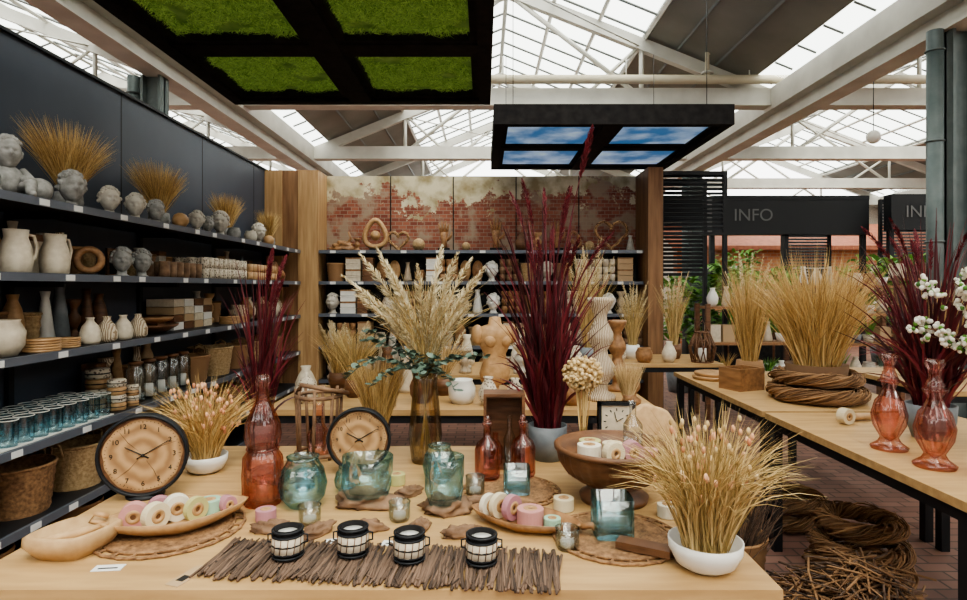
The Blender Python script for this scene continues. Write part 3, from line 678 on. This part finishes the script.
simple('lidded_jar',[(0,0),(.07,0),(.075,.1),(.06,.12),(.065,.13),(.03,.16),(.01,.17),(.015,.19),(0,.195)],bw,(-1.15,3.9,T))
simple('lidded_jar',[(0,0),(.07,0),(.075,.1),(.06,.12),(.065,.13),(.03,.16),(.01,.17),(.015,.19),(0,.195)],cream,(-.62,3.78,T))
simple('ceramic_vase',V_B,cream,(-.55,4.3,T)); simple('ceramic_vase',V_B,white,(-.3,4.5,T),sc=.8); simple('ceramic_vase',V_A,brownw,(-.40,3.9,T),sc=.9)
simple('ceramic_vase',V_A,midw,(.56,3.82,T),sc=.8); simple('carved_wood_stand',V_D,midw,(.95,3.85,T))
simple('ceramic_vase',V_B,brownw,(-.72,4.48,T),sc=1.1); simple('ceramic_vase',V_A,cream,(-1.22,4.12,T),sc=.8); simple('ceramic_vase',V_A,stoneL,(.58,4.25,T),sc=1.1)
b=MB(); b.lathe([(0,0),(.09,0),(.09,.02),(.03,.03),(.03,.06),(.10,.09),(.115,.15),(.085,.24),(.08,.28),(.12,.36),(.14,.42),(.12,.47),(.05,.49),(.04,.54),(0,.545)],tan,32,sx=1,sy=.6)
for sx in (-1,1): b.sphere((sx*.055,-.055,.38),(.045,.03,.045),tan,14,10); b.sphere((sx*.13,0,.42),(.045,.045,.07),tan,12,8)
b.obj('wooden_torso_sculpture',(.08,4.2,T),.35)
def pot_grass(name,x,y,z,h,sp,n,m,pr=.07,ph=.12,pm=white,w=.005,hv=.35,pw=1.7,dr=.1,flowers=0,rz=0,flat=1):
    b=MB(); b.lathe([(0,0),(pr*.7,0),(pr,ph*.5),(pr*.9,ph),(pr*.82,ph),(0,ph*.8)],pm,22); b.tuft(n,h,sp,m,pr*.5,w,(0,0,ph*.75),hv=hv,pw=pw,droop=dr,flat=flat)
    for i in range(flowers):
        a=U(0,2*pi); le=sp*U(.2,.9); L=h*U(.8,1.1); d=Vector((math.cos(a),math.sin(a),0))
        b.plume([Vector((0,0,ph*.8))+d*le*((k/6)**1.6)+Vector((0,0,L*k/6)) for k in range(7)],.022,pamp,90,.6,grassY)
    return b.obj(name,(x,y,z),rz)
pot_grass('potted_fluffy_grass',-.88,4.1,T,.40,.22,360,grassG,flowers=12,pm=brownw)
pot_grass('potted_fluffy_grass',-1.08,4.45,T,.40,.2,300,grassY,flowers=8,pm=brownw)
pot_grass('potted_fluffy_grass',-.28,4.18,T,.34,.2,300,tanf,flowers=8,pm=brownw)
pot_grass('potted_fluffy_grass',.36,4.3,T,.38,.2,320,tanf,flowers=8)
pot_grass('potted_pampas',1.0,5.7,T,1.0,.28,200,grassG,.09,.18,greyp,flowers=18)
pot_grass('potted_pampas',1.55,6.25,T,.65,.2,180,grassG,.08,.15,white,flowers=12)
pot_grass('potted_pampas',2.0,6.3,T,.75,.2,180,grassG,.08,.15,brownw,flowers=14)
pot_grass('potted_dried_grass',3.6,4.7,T,.75,.28,420,grassY,.1,.15,greyp); pot_grass('potted_dried_grass',4.0,5.2,T,.6,.25,320,grassG,.1,.15,white,flowers=6)
rr=random.Random(3)
for y in (5.22,5.5,5.78):
    x=-.88
    while x<.85:
        simple('ceramic_vase',rr.choice((V_A,V_B,V_C,V_D)),rr.choice((cream,brownw,white,midw,beigeP,stoneL,bw)),(x,y+rr.uniform(-.03,.03),T),sc=rr.uniform(.7,1.15)); x+=.24
for x in (1.35,1.6,1.85): simple('ceramic_vase',rr.choice((V_A,V_C,V_D)),rr.choice((cream,brownw,midw,bw)),(x,5.98,T),sc=.8)
b=MB()
for i in range(12):
    a=2*pi*i/12; b.tube([(.10*math.cos(a),.10*math.sin(a),0),(.13*math.cos(a+.3),.13*math.sin(a+.3),.15),(.07*math.cos(a+.6),.07*math.sin(a+.6),.3)],.006,brownw,5)
    b.tube([(.10*math.cos(a),.10*math.sin(a),0),(.13*math.cos(a-.3),.13*math.sin(a-.3),.15),(.07*math.cos(a-.6),.07*math.sin(a-.6),.3)],.006,brownw,5)
b.torus(.1,.008,brownw,(0,0,.008)); b.torus(.07,.008,brownw,(0,0,.3)); b.tube([(-.07,0,.3),(0,0,.42),(.07,0,.3)],.006,brownw,5); b.lathe([(0,.005),(.04,.005),(.04,.14),(0,.14)],white,16)
b.obj('wicker_lantern',(2.18,5.98,T))
# ---------------------------------------------------------------- RIGHT TABLE
b=MB(); wreath(b,(0,0,0),.26,.055,46); wreath(b,(.0,.01,.105),.23,.05,44); b.lathe([(0,.002),(.14,.002),(.17,.1),(.19,.24),(.18,.24),(0,.2)],wick,28)
b.tuft(1500,.88,.36,grassY,.13,.006,(0,0,.2),seg=6,hv=.5,pw=1.4,droop=.22)
b.obj('grass_in_wicker_wreath_basket',(2.22,4.0,T))
pot_grass('potted_dried_grass',2.15,4.85,T,.9,.28,520,grassY,.11,.16,wick,flowers=8)
CB=[(0,0),(.080,0),(.086,.012),(.052,.035),(.04,.055),(.072,.11),(.080,.16),(.062,.225),(.036,.255),(.03,.285),(.046,.315),(.036,.34),(.025,.365),(.025,.395),(.042,.42),(.036,.44),(.02,.43),(.02,.36),(.025,.29),(.055,.22),(.072,.16),(.035,.06),(0,.03)]
for (x,y,s) in ((1.88,2.78,1.),(1.88,2.50,1.02),(2.0,2.36,.95)):
    b=MB(); b.lathe([(r*s*.9,z*s) for r,z in CB],gcoral,48,fl=lambda th,i:1+(.04*math.cos(12*th) if 3<i<9 else .01*math.cos(12*th))); b.torus(.042*s,.006,gcoral,(0,0,.315*s)); b.obj('coral_glass_candlestick',(x,y,T))
b=MB()
for a in ((-.12,.12,-.1,.1,0,.012),(-.12,.12,-.1,-.088,.012,.16),(-.12,.12,.088,.1,.012,.16),(-.12,-.108,-.088,.088,.012,.16),(.108,.12,-.088,.088,.012,.16)): b.bx(*a,midw)
b.obj('wooden_crate',(1.90,4.42,T),.4)
b=MB(); spool(b,(0,0,.045),.045,.05,sp_c[1],.3); b.tube([(.02,.06,.022),(.2,.10,.022)],.02,tan,10); b.obj('ribbon_spool_on_dowel',(1.98,3.28,T))
b=MB(); b.lathe([(0,0),(.16,0),(.17,.02),(.165,.03),(0,.02)],tan,32); b.obj('wooden_plate',(1.88,4.9,T)); dup(bpy.data.objects['wooden_plate'],(1.88,4.9,T+.03),.3,.9)
b=MB(); b.lathe([(0,0),(.06,0),(.08,.12),(.05,.25),(.055,.3),(0,.28)],white,24)
for i in range(12):
    az=pi+U(-1,1); le=U(.15,.5); L=U(.35,.72); pts=[Vector((0,0,.25))+Vector((math.cos(az),math.sin(az),0))*le*(k/6)**1.3+Vector((0,0,L*k/6-.1*(k/6)**3)) for k in range(7)]
    b.tube(pts,.003,brownw,5)
    for j in range(30):
        q=U(.35,1)*6; k=min(int(q),5); p=pts[k].lerp(pts[k+1],q-k)+Vector((U(-.035,.035),U(-.035,.035),U(-.03,.03)))
        for l in range(5): b.sphere(p+Vector((U(-.014,.014),U(-.014,.014),U(-.014,.014))),U(.008,.013),blos if l else leafg,6,4)
b.obj('blossom_branches_in_vase',(2.44,2.64,T))
for (x,y,z,Rr,r) in ((2.0,3.2,0,.2,.06),(1.99,3.18,.122,.19,.055),(2.01,3.22,.235,.17,.055),(1.98,3.97,0,.2,.055),(2.0,3.95,.112,.19,.05)):
    b=MB(); wreath(b,(0,0,0),Rr,r,40); b.obj('wicker_wreath',(x,y,z))
b=MB()
for i in range(650):
    a=U(0,2*pi); q=U(0,.36); z=.30*(1-(q/.4)**2)*R.random()+.01; p=Vector((q*math.cos(a),q*math.sin(a)*.85,z)); d=Vector((U(-1,1),U(-1,1),U(-.25,.25)))*.15
    p1=p-d; p2=p+d; p1.z=max(.006,p1.z); p2.z=max(.006,p2.z)
    b.tube([p1,p+Vector((U(-.03,.03),U(-.03,.03),.02)),p2],U(.003,.006),wick if i%3 else twig,4)
b.obj('twig_bundle_pile',(1.66,2.70,0)); 
b=MB(); basket(b,.16,.19,.26,wick,handles=False); b.tuft(400,.50,.26,twig,.12,.006,(0,0,.1),hv=.5,pw=1.2)
b.obj('basket_of_branches',(1.28,3.15,0))
# ---------------------------------------------------------------- LEFT SHELF CONTENTS
S0,S1,S2,S3,S4=SZ; X=-2.47
face=.6
b=MB(); b.sphere((0,0,.09),(.08,.09,.09),stone,18,12); head(b,(0,-.03,.12),.17,stone,0,40,3)
for sg in (-1,1):
    b.tube([(sg*.05,-.02,.05),(sg*.08,-.11,.07),(sg*.07,-.15,.02)],[.038,.032,.022],stone,10); b.tube([(sg*.07,0,.15),(sg*.10,-.05,.10),(sg*.05,-.10,.10)],[.024,.022,.018],stone,8)
    b.sphere((sg*.07,-.17,.018),(.02,.035,.018),stone,8,6)
b.sphere((.15,.02,.065),.065,stone,16,10); b.obj('stone_cherub_figurine',(X,3.10,S0),.9)
for i,(y,s,mm) in enumerate(((3.47,.17,stone),(3.82,.145,stoneL),(4.10,.145,stoneL),(4.36,.14,stone),(4.98,.14,stoneL),(5.42,.18,stoneL),(6.35,.17,stoneL),(5.18,.12,stone))):
    bust(X+.09,y,S0,s*1.06,face+U(-.25,.35),mm,i)
for (y,h,sp,n) in ((3.66,.48,.38,1000),(4.68,.45,.36,950),(5.92,.40,.32,700),(7.05,.38,.28,600)):
    pot_grass('potted_dried_grass',-2.53,y,S0,h,sp,n,grassY,.08,.12,stone,w=.0045,hv=.35,pw=1.25,dr=.12,rz=pi/2,flat=.45)
b=MB(); b.sphere((0,0,.06),.06,tan,18,12,lambda d,q:q*(1+.12*noise.noise(d*4))); b.obj('wooden_ball',(-2.36,4.67,S0)); dup(bpy.data.objects['wooden_ball'],(-2.4,6.7,S0),1)
simple('stone_bowl',V_C,stone,(-2.38,5.72,S0),sc=.6); simple('stone_bowl',V_C,stoneL,(-2.36,6.08,S0),sc=.6)
def pitcher(x,y,z,rz):
    b=MB(); b.lathe([(0,0),(.058,0),(.07,.01),(.074,.07),(.066,.14),(.052,.185),(.056,.225),(.05,.225),(.046,.18),(.06,.13),(0,.02)],cream,28,fl=lambda th,i:1+(.18*math.exp(-((th-pi)/.35)**2) if i in(6,7) else 0))
    b.tube([(.050,0,.205),(.10,0,.20),(.12,0,.14),(.105,0,.08),(.070,0,.055)],.009,cream,8); b.obj('ceramic_pitcher',(x,y,z),rz)
pitcher(-2.40,3.08,S1,1.4); pitcher(-2.40,3.36,S1,1.5)
b=MB(); b.torus(.065,.022,midw,(0,0,.095),28,8,'xz'); b.bx(-.05,.05,-.03,.03,0,.012,black); b.tube([(0,0,.01),(0,0,.05)],.008,black,6); b.obj('wooden_ring_sculpture',(-2.42,3.68,S1),.7)
for i,y in enumerate((3.95,4.18)): bust(-2.38,y,S1,.16,face,stone,i+20)
b=MB(); b.bx(-.09,.09,-.008,.008,0,.20,brownw); b.bx(-.07,.07,-.0095,-.008,.02,.18,blk2); b.obj('picture_frame',(-2.60,4.25,S1),1.4)
def backrow(z,y0,y1,hs,seed):
    rr=random.Random(seed); b=MB(); y=y0
    while y<y1:
        k=rr.random(); s=rr.uniform(*hs); b.at((-2.63,y-y0,0))
        m=rr.choice((cream,midw,stoneL,beigeP,brownw,tan,kraft,white,greyp))
        if k<.6: b.lathe([(min(r*s*.62,.058),z_*s) for r,z_ in rr.choice((V_A,V_B,V_D))],m,16)
        elif k<.8: b.bx(-.05,.05,-.05,.05,0,.2*s,m); b.bx(-.052,.052,-.052,.052,.17*s,.205*s,brownw)
        else: basket(b,.045,.055,.16*s,R.choice((seag,wick)),handles=False,rows=8,seg=20)
        b.M=None; y+=.125
    b.obj('assorted_vases',(0,y0,z))
backrow(S1,2.6,4.1,(.9,1.15),1); backrow(S1,4.45,4.98,(.9,1.15),2); backrow(S1,6.02,6.7,(.9,1.15),3); backrow(S2,2.6,4.15,(1.1,1.3),4); backrow(S2,5.5,5.95,(1.1,1.3),9)
backrow(S3,4.05,4.75,(1.2,1.4),5)
def cups(name,xs,y0,y1,z,r,h,m,step,rim=None,thin=False,layers=1):
    b=MB(); y=y0
    while y<y1:
        for x in xs:
            for l in range(layers):
                b.at((x,y-y0,l*h*1.01))
                b.lathe([(0,0),(r*.9,0),(r,h*.3),(r,h)] if thin else [(0,0),(r*.9,0),(r,h*.3),(r,h),(r*.88,h),(r*.85,.01),(0,.01)],m,16)
                if rim: b.torus(r,.003,rim,(0,0,h*.98),16,5); b.torus(r,.003,rim,(0,0,h*.4),16,5)
                if thin: b.torus(r,.0022,white,(0,0,h),16,5)
        y+=step
    b.M=None; b.obj(name,(0,y0,z))
cups('wooden_candle_cups',(-2.35,-2.47),4.42,5.0,S1,.038,.12,drift,.1)
cups('candle_glasses',(-2.35,-2.46,-2.57),5.05,5.9,S1,.036,.09,bw,.09,layers=2)
cups('candle_glasses',(-2.35,-2.47),6.0,6.7,S1,.04,.08,tan,.1,layers=2)
b=MB(); driftw(b,(0,0,0),(.10,.18,.14),3,m=midw); b.obj('carved_wood_ornament',(-2.45,6.97,S1))
b=MB()
for k in range(5): b.lathe([(0,k*.014),(.085,k*.014),(.09,k*.014+.004),(.09,k*.014+.012),(0,k*.014+.013)],tan,28)
b.obj('stack_of_wooden_coasters',(-2.36,3.20,S2)); b=bpy.data.objects['stack_of_wooden_coasters']; dup(b,(-2.38,3.42,S2),1,.8); dup(b,(-2.38,5.62,S2),1); dup(b,(-2.38,5.85,S2),1,.9)
VP=[(0,0),(.045,0),(.056,.02),(.058,.06),(.042,.11),(.022,.135),(.020,.15),(.026,.16),(.02,.16),(0,.13)]
for i,y in enumerate((3.60,3.76,3.93,4.1)): simple('carved_ceramic_vase',VP,beigeP if i%2 else cream,(-2.36,y,S2),sc=1.0,fl=lambda th,i:1+.02*math.cos(14*th))
simple('cream_crock',V_C,cream,(-2.40,2.98,S2),sc=1)
b=MB(); b.lathe([(0,0),(.06,0),(.14,.05),(.15,.065),(.13,.06),(0,.02)],brownw,32,sx=1,sy=1.4); b.lathe([(0,.07),(.05,.07),(.12,.1),(.13,.12),(.12,.115),(0,.085)],midw,32,sx=.9,sy=1.3); b.bx(-.05,.05,-.05,.05,.045,.075,brownw); b.obj('wooden_bowls',(-2.44,4.45,S2))
b=MB()
for j in range(4):
    for k in range(4):
        b.bx(-.12,.1,j*.17,j*.17+.155,k*.062,k*.062+.058,[white,brownw,kraft,cream][(j+k)%4])
b.obj('gift_boxes',(-2.55,4.75,S2))
b=MB()
for j in range(9):
    b.at((U(-.05,.05),j*.145,0),sc=.9); b.lathe(V_A if j%3 else V_C,[beigeP,midw,cream,drift][j%4],18); 
b.M=None; b.obj('assorted_vases',(-2.48,6.08,S2)) 
b=MB(); b.bx(-.17,.17,0,1.0,0,.006,white); b.obj('white_display_tray',(-2.46,2.72,S3))
cups('turquoise_glass_tumblers',(-2.34,-2.45,-2.56),2.95,3.7,S3+.0062,.045,.13,gturq,.105,thin=True)
b=MB()
for k in range(4):
    b.lathe([(0,k*.05),(.05,k*.05),(.055,k*.05+.01),(.055,k*.05+.04),(.05,k*.05+.048),(0,k*.05+.048)],bw if k%2 else tan,24)
    b.torus(.055,.003,black,(0,0,k*.05+.025))
b.obj('stack_of_patterned_tins',(-2.36,3.86,S3)); dup(bpy.data.objects['stack_of_patterned_tins'],(-2.52,3.92,S3),1,1.3); dup(bpy.data.objects['stack_of_patterned_tins'],(-2.34,4.00,S3),1,.7)
b=MB(); globe(b,.07,.07,gturq,.8); b.obj('turquoise_glass_bowl',(-2.36,2.80,S3+.0062))
for i,y in enumerate((4.14,4.30,4.46,4.62,4.78)):
    b=MB(); b.lathe([(0,0),(.055,0),(.06,.01),(.06,.22),(.045,.24),(.05,.26)],gclear,24); b.lathe([(0,.012),(.03,.012),(.03,.1),(0,.1)],white,14); b.lathe([(.03,.245),(.048,.262),(.048,.275),(0,.28)],brownw,18); b.obj('storage_jar_with_candle',(-2.40,y,S3))
for i,(y,s) in enumerate(((5.05,.95),(5.45,1.1),(5.9,1),(6.35,1),(6.85,1))):
    b=MB(); basket(b,.14*s,.17*s,.22*s,seag if i%2 else wick); b.obj('woven_basket',(-2.48,y,S3))
for i,(y,m) in enumerate(((2.75,seag),(3.18,matw),(3.62,seag),(4.05,matw),(4.5,wick),(5.1,seag),(5.7,matw))):
    b=MB(); basket(b,.14,.17,.25,m); b.obj('woven_basket',(-2.47,y,S4))
for i,(y,m) in enumerate(((2.9,brownw),(3.6,drift),(4.3,brownw))):
    b=MB(); basket(b,.12,.14,.18,wick,handles=False); b.obj('woven_basket',(-2.45,y,.08))
# ---------------------------------------------------------------- BACK SHELF CONTENTS
Y=7.6
def ring_sc(x,s=1,m=midw):
    b=MB(); b.tube([(.10*s*math.cos(a)*(1-.35*math.sin(a)),0,.17*s+.13*s*math.sin(a)) for a in [2*pi*i/24 for i in range(24)]],.025*s,m,8,closed=True); b.bx(-.07,.07,-.04,.04,0,.03,blk2); b.sphere((0,0,.15*s),.05*s,m,12,8); b.obj('carved_wood_sculpture',(x,Y,BZ[0]))
ring_sc(-1.37,1.3,tan); ring_sc(1.14,.8)
def hand_sc(x,s=1.2):
    b=MB(); b.at((0,0,0),sc=s); b.bx(-.06,.06,-.04,.04,0,.03,blk2)
    b.tube([(0,0,.03),(0,0,.1),(0,0,.2)],[.035,.03,.045],midw,10)
    for i,(dx,l) in enumerate(((-.045,.10),(-.018,.13),(.012,.13),(.038,.10))): b.tube([(dx*.7,0,.18),(dx,0,.19+l*.5),(dx*1.3,-.01,.19+l)],[.014,.012,.008],midw,7)
    b.tube([(.03,0,.11),(.07,0,.15),(.085,-.01,.2)],[.015,.013,.009],midw,7); b.M=None; b.obj('wooden_hand_sculpture',(x,Y,BZ[0]))
hand_sc(-.50); hand_sc(.16,1.3); hand_sc(.93)
def heart(x,s):
    b=MB(); pts=[]
    for i in range(40):
        t=2*pi*i/40; pts.append((s*16*math.sin(t)**3,0,s*17.5+s*(13*math.cos(t)-5*math.cos(2*t)-2*math.cos(3*t)-math.cos(4*t))))
    for k in range(16): b.tube([(p[0]+U(-.014,.014),U(-.015,.015),max(.009,p[2]+U(-.014,.014))) for p in pts],.008,tan if k%2 else wick,4,closed=True)
    b.obj('heart_wreath',(x,Y,BZ[0]))
heart(1.62,.0125); heart(-1.08,.008)
b=MB(); driftw(b,(0,0,0),(.14,.06,.08),2,m=midw); b.tube([(.05,0,.08),(.1,0,.16),(.07,0,.24)],[.02,.018,.01],midw,8); b.obj('driftwood_animal_figure',(-1.78,Y,BZ[0])); 
b=MB(); b.sphere((0,0,.08),.08,seag,16,10); b.bx(-.04,.04,-.04,.04,-.0,.02,blk2); b.obj('woven_ball',(-.82,Y,BZ[0])); dup(bpy.data.objects['woven_ball'],(1.34,Y,BZ[0]),0,.8); dup(bpy.data.objects['woven_ball'],(-.22,Y,BZ[0]),0,.7)
simple('ceramic_vase',V_A,brownw,(.48,Y,BZ[0]),sc=.9); simple('carved_wood_stand',V_D,tan,(.68,Y,BZ[0])); simple('carved_wood_stand',V_D,midw,(-1.6,Y,BZ[0]),sc=.7); simple('ceramic_vase',V_B,stoneL,(1.86,Y,BZ[0]),sc=.7)
def fill(z,seed):
    rr=random.Random(seed); x=-1.98; n=0
    while x<1.76:
        k=rr.choice(('box','vase','cups','board','basket','head','vase','stand')); b=MB(); w=.2
        if k=='box':
            m=rr.choice((white,brownw,kraft,cream)); w=rr.uniform(.14,.22)
            for j in range(4): b.bx(-w/2+.01,w/2-.01,-.1,.1,j*.075,j*.075+.07,m); b.bx(-w/2+.005,w/2-.005,-.105,.105,j*.075+.055,j*.075+.071,midw if j%2 else m)
            nm='storage_boxes'
        elif k=='vase':
            s=rr.uniform(.75,1.15); w=.16*s+.01; b.lathe([(r*s*.8,z_*s) for r,z_ in rr.choice((V_A,V_B,V_C))],rr.choice((cream,beigeP,stoneL,midw,white,bw)),20); nm='ceramic_vase'
        elif k=='stand': w=.13; b.lathe([(r*.9,z_*1.2) for r,z_ in V_D],rr.choice((beigeP,midw,cream)),20); nm='carved_wood_stand'
        elif k=='cups':
            w=.25; m=rr.choice((cream,midw,drift,bw))
            for i in range(3):
                for l in range(3):
                    b.at((-.082+i*.082,-.05,l*.095)); b.lathe([(0,0),(.032,0),(.038,.05),(.037,.09),(.03,.09),(0,.02)],m,14)
            b.M=None; nm='ceramic_cups'
        elif k=='board':
            w=.15; b.at((0,0,.14),rx=pi/2); b.lathe([(0,-.01),(.07,-.01),(.07,.01),(0,.01)],rr.choice((tan,midw)),24,sy=1.8); b.M=None; b.bx(-.05,.05,-.03,.03,0,.03,brownw); nm='wooden_board'
        elif k=='basket': w=.24; basket(b,.09,.11,.22,rr.choice((seag,wick)),handles=False); nm='woven_basket'
        else: w=.18; head(b,(0,-.05,0),.21,rr.choice((stoneL,white)),0,40,n); nm='stone_head_sculpture'
        b.obj(nm,(x+w/2,7.56,z)); x+=w+rr.uniform(.002,.02); n+=1
for i in range(1,5): fill(BZ[i],3+i*2)
# ---------------------------------------------------------------- RIGHT BACKGROUND
def louvre(name,x,y,W,z0,z1,legs=True,step=.055,rz=0):
    b=MB(); b.bx(0,.05,0,.05,0 if legs else z0,z1,black); b.bx(W-.05,W,0,.05,0 if legs else z0,z1,black); b.bx(.05,W-.05,0,.05,z1-.05,z1,black); b.bx(.05,W-.05,0,.05,z0,z0+.04,black)
    z=z0+.06
    while z<z1-.06:
        b.add([(.05,.0,z),(W-.05,.0,z),(W-.05,.045,z+.038),(.05,.045,z+.038),(.05,.0,z+.006),(W-.05,.0,z+.006),(W-.05,.045,z+.044),(.05,.045,z+.044)],[(0,3,2,1),(4,5,6,7),(0,1,5,4),(2,3,7,6),(1,2,6,5),(3,0,4,7)],black,False); z+=step
    return b.obj(name,(x,y,0),rz)
louvre('louvred_screen',2.2,7.5,.85,2.2,3.0); louvre('louvred_screen',2.32,8.1,.7,1.7,3.0)
louvre('louvred_screen',5.42,10.9,.9,1.4,2.6); louvre('louvred_screen',7.0,10.6,1.1,1.3,3.1); louvre('louvred_screen',8.15,10.6,1.1,1.3,3.1)
b=MB(); b.bx(0,2.75,0,.25,2.47,3.15,black); b.bx(0,2.75,-.01,0,3.08,3.15,black)
for x in (0,1.3,2.67): b.bx(x,x+.08,.08,.16,0,2.47,black)
o=b.obj('info_kiosk_frame',(4.0,10.5,0)); text('INFO',.30,signM,o,(.72,-.012,2.80),name='info_lettering')
b=MB(); b.bx(0,2.2,0,.2,2.5,3.1,black); b.bx(0,.08,.05,.13,0,2.5,black); b.bx(2.12,2.2,.05,.13,0,2.5,black)
o=b.obj('info_kiosk_frame',(6.8,10.0,0)); text('INFO',.28,signM,o,(.55,-.012,2.8),name='info_lettering')
b=MB(); b.bx(0,2.4,0,.5,0,1.0,blk2); b.bx(-.03,2.43,-.03,.53,1.0,1.04,midw); b.bx(.3,.75,.2,.23,1.12,1.42,black); b.bx(.5,.55,.2,.24,1.04,1.12,black); b.bx(1.2,1.5,.1,.4,1.04,1.25,greyp); b.obj('service_counter',(4.2,11.6,0))
b=MB(); b.bx(0,12,0,.3,0,2.6,housebrick)
for i in range(5):
    b.bx(.6+i*2.2,1.7+i*2.2,-.02,0,1.1,2.1,white); b.bx(.68+i*2.2,1.62+i*2.2,-.03,-.02,1.18,2.02,navy)
    b.bx(1.13+i*2.2,1.17+i*2.2,-.04,-.03,1.18,2.02,white)
b.add([(-.2,-.3,2.6),(12.2,-.3,2.6),(12.2,1.2,3.3),(-.2,1.2,3.3),(-.2,-.3,2.5),(12.2,-.3,2.5),(12.2,1.2,3.2),(-.2,1.2,3.2)],[(0,1,2,3),(4,7,6,5),(0,4,5,1),(1,5,6,2),(2,6,7,3),(3,7,4,0)],P('roof_tile',(.28,.09,.05),(.42,.15,.08),'noise',9),False)
b.obj('brick_house_front',(5.0,15.5,0))
def plant(x,y,h,sp,n,m,name='potted_green_plant'):
    b=MB(); b.lathe([(0,0),(.15,0),(.2,.35),(.18,.35),(0,.3)],greyp,24); b.tube([(0,0,.3),(0,0,h*.6)],.02,brownw,6)
    for i in range(n):
        a=U(0,2*pi); q=sp*math.sqrt(R.random()); p=Vector((q*math.cos(a),q*math.sin(a),U(.45,1)*h)); o=Vector((math.cos(a),math.sin(a),U(-.6,.6)))*.14
        b.blade([p,p+o*.5+Vector((0,0,.03)),p+o],.07,m)
    b.obj(name,(x,y,0))
plant(3.5,8.6,1.85,.3,520,leafg); plant(5.4,12.9,2.3,.5,420,leafg); plant(8.2,12.4,2.2,.5,300,leafg); plant(4.5,9.3,1.8,.35,420,leafg); plant(6.3,9.0,2.0,.35,420,leafg); plant(2.9,8.9,1.7,.25,300,leafg)
def stocked(x,y,W,H,lv):
    b=MB()
    for px in (0,W-.05):
        for py in (0,.35): b.bx(px,px+.05,py,py+.05,0,H,brownw)
    for z in lv:
        b.bx(.05,W-.05,0,.4,z-.03,z,midw); q=.14
        while q<W-.12:
            c=R.random(); b.at((q,.18,z))
            if c<.5:
                b.lathe([(0,0),(.05,0),(.07,.10),(.06,.10),(0,.09)],R.choice((midw,white,greyp,cream)),14)
                b.tuft(34,U(.14,.28),.12,R.choice((leafg,leafg,grassY,euc)),.03,.016,(0,0,.09),seg=4)
            elif c<.8: b.lathe([(r*.75,z_*.85) for r,z_ in R.choice((V_A,V_B,V_C))],R.choice((cream,midw,white,stoneL)),16)
            else: b.bx(-.07,.07,-.08,.08,0,.2,R.choice((kraft,brownw,cream)))
            b.M=None; q+=.165
    b.obj('stocked_wooden_shelf',(x,y,0))
stocked(2.6,7.0,1.15,1.35,(.45,.9,1.32)); stocked(3.9,7.4,1.3,1.6,(.45,.85,1.22,1.57)); stocked(5.5,8.0,1.6,1.7,(.5,.9,1.3,1.67)); stocked(7.3,8.6,1.6,1.7,(.5,.9,1.3,1.67))
# ---------------------------------------------------------------- light & camera
w=bpy.data.worlds.new('World'); bpy.context.scene.world=w; w.use_nodes=True
bg=w.node_tree.nodes['Background']; bg.inputs[0].default_value=(1,.985,.96,1); bg.inputs[1].default_value=4.4
s=bpy.data.lights.new('sun','SUN'); s.energy=3.6; s.angle=.6; s.color=(1,.94,.84); so=bpy.data.objects.new('sun',s); so.rotation_euler=(math.radians(30),math.radians(14),0); bpy.context.collection.objects.link(so)
cam=bpy.data.cameras.new('camera'); cam.lens=36*600/967; cam.sensor_width=36; cam.shift_y=-13/967; cam.clip_start=.05; cam.clip_end=200
co=bpy.data.objects.new('camera',cam); co.location=(0,0,1.55); co.rotation_euler=(pi/2,0,0); bpy.context.collection.objects.link(co)
sc=bpy.context.scene; sc.camera=co
sc.view_settings.view_transform='AgX'; sc.view_settings.look='AgX - Medium High Contrast'; sc.view_settings.exposure=0.0
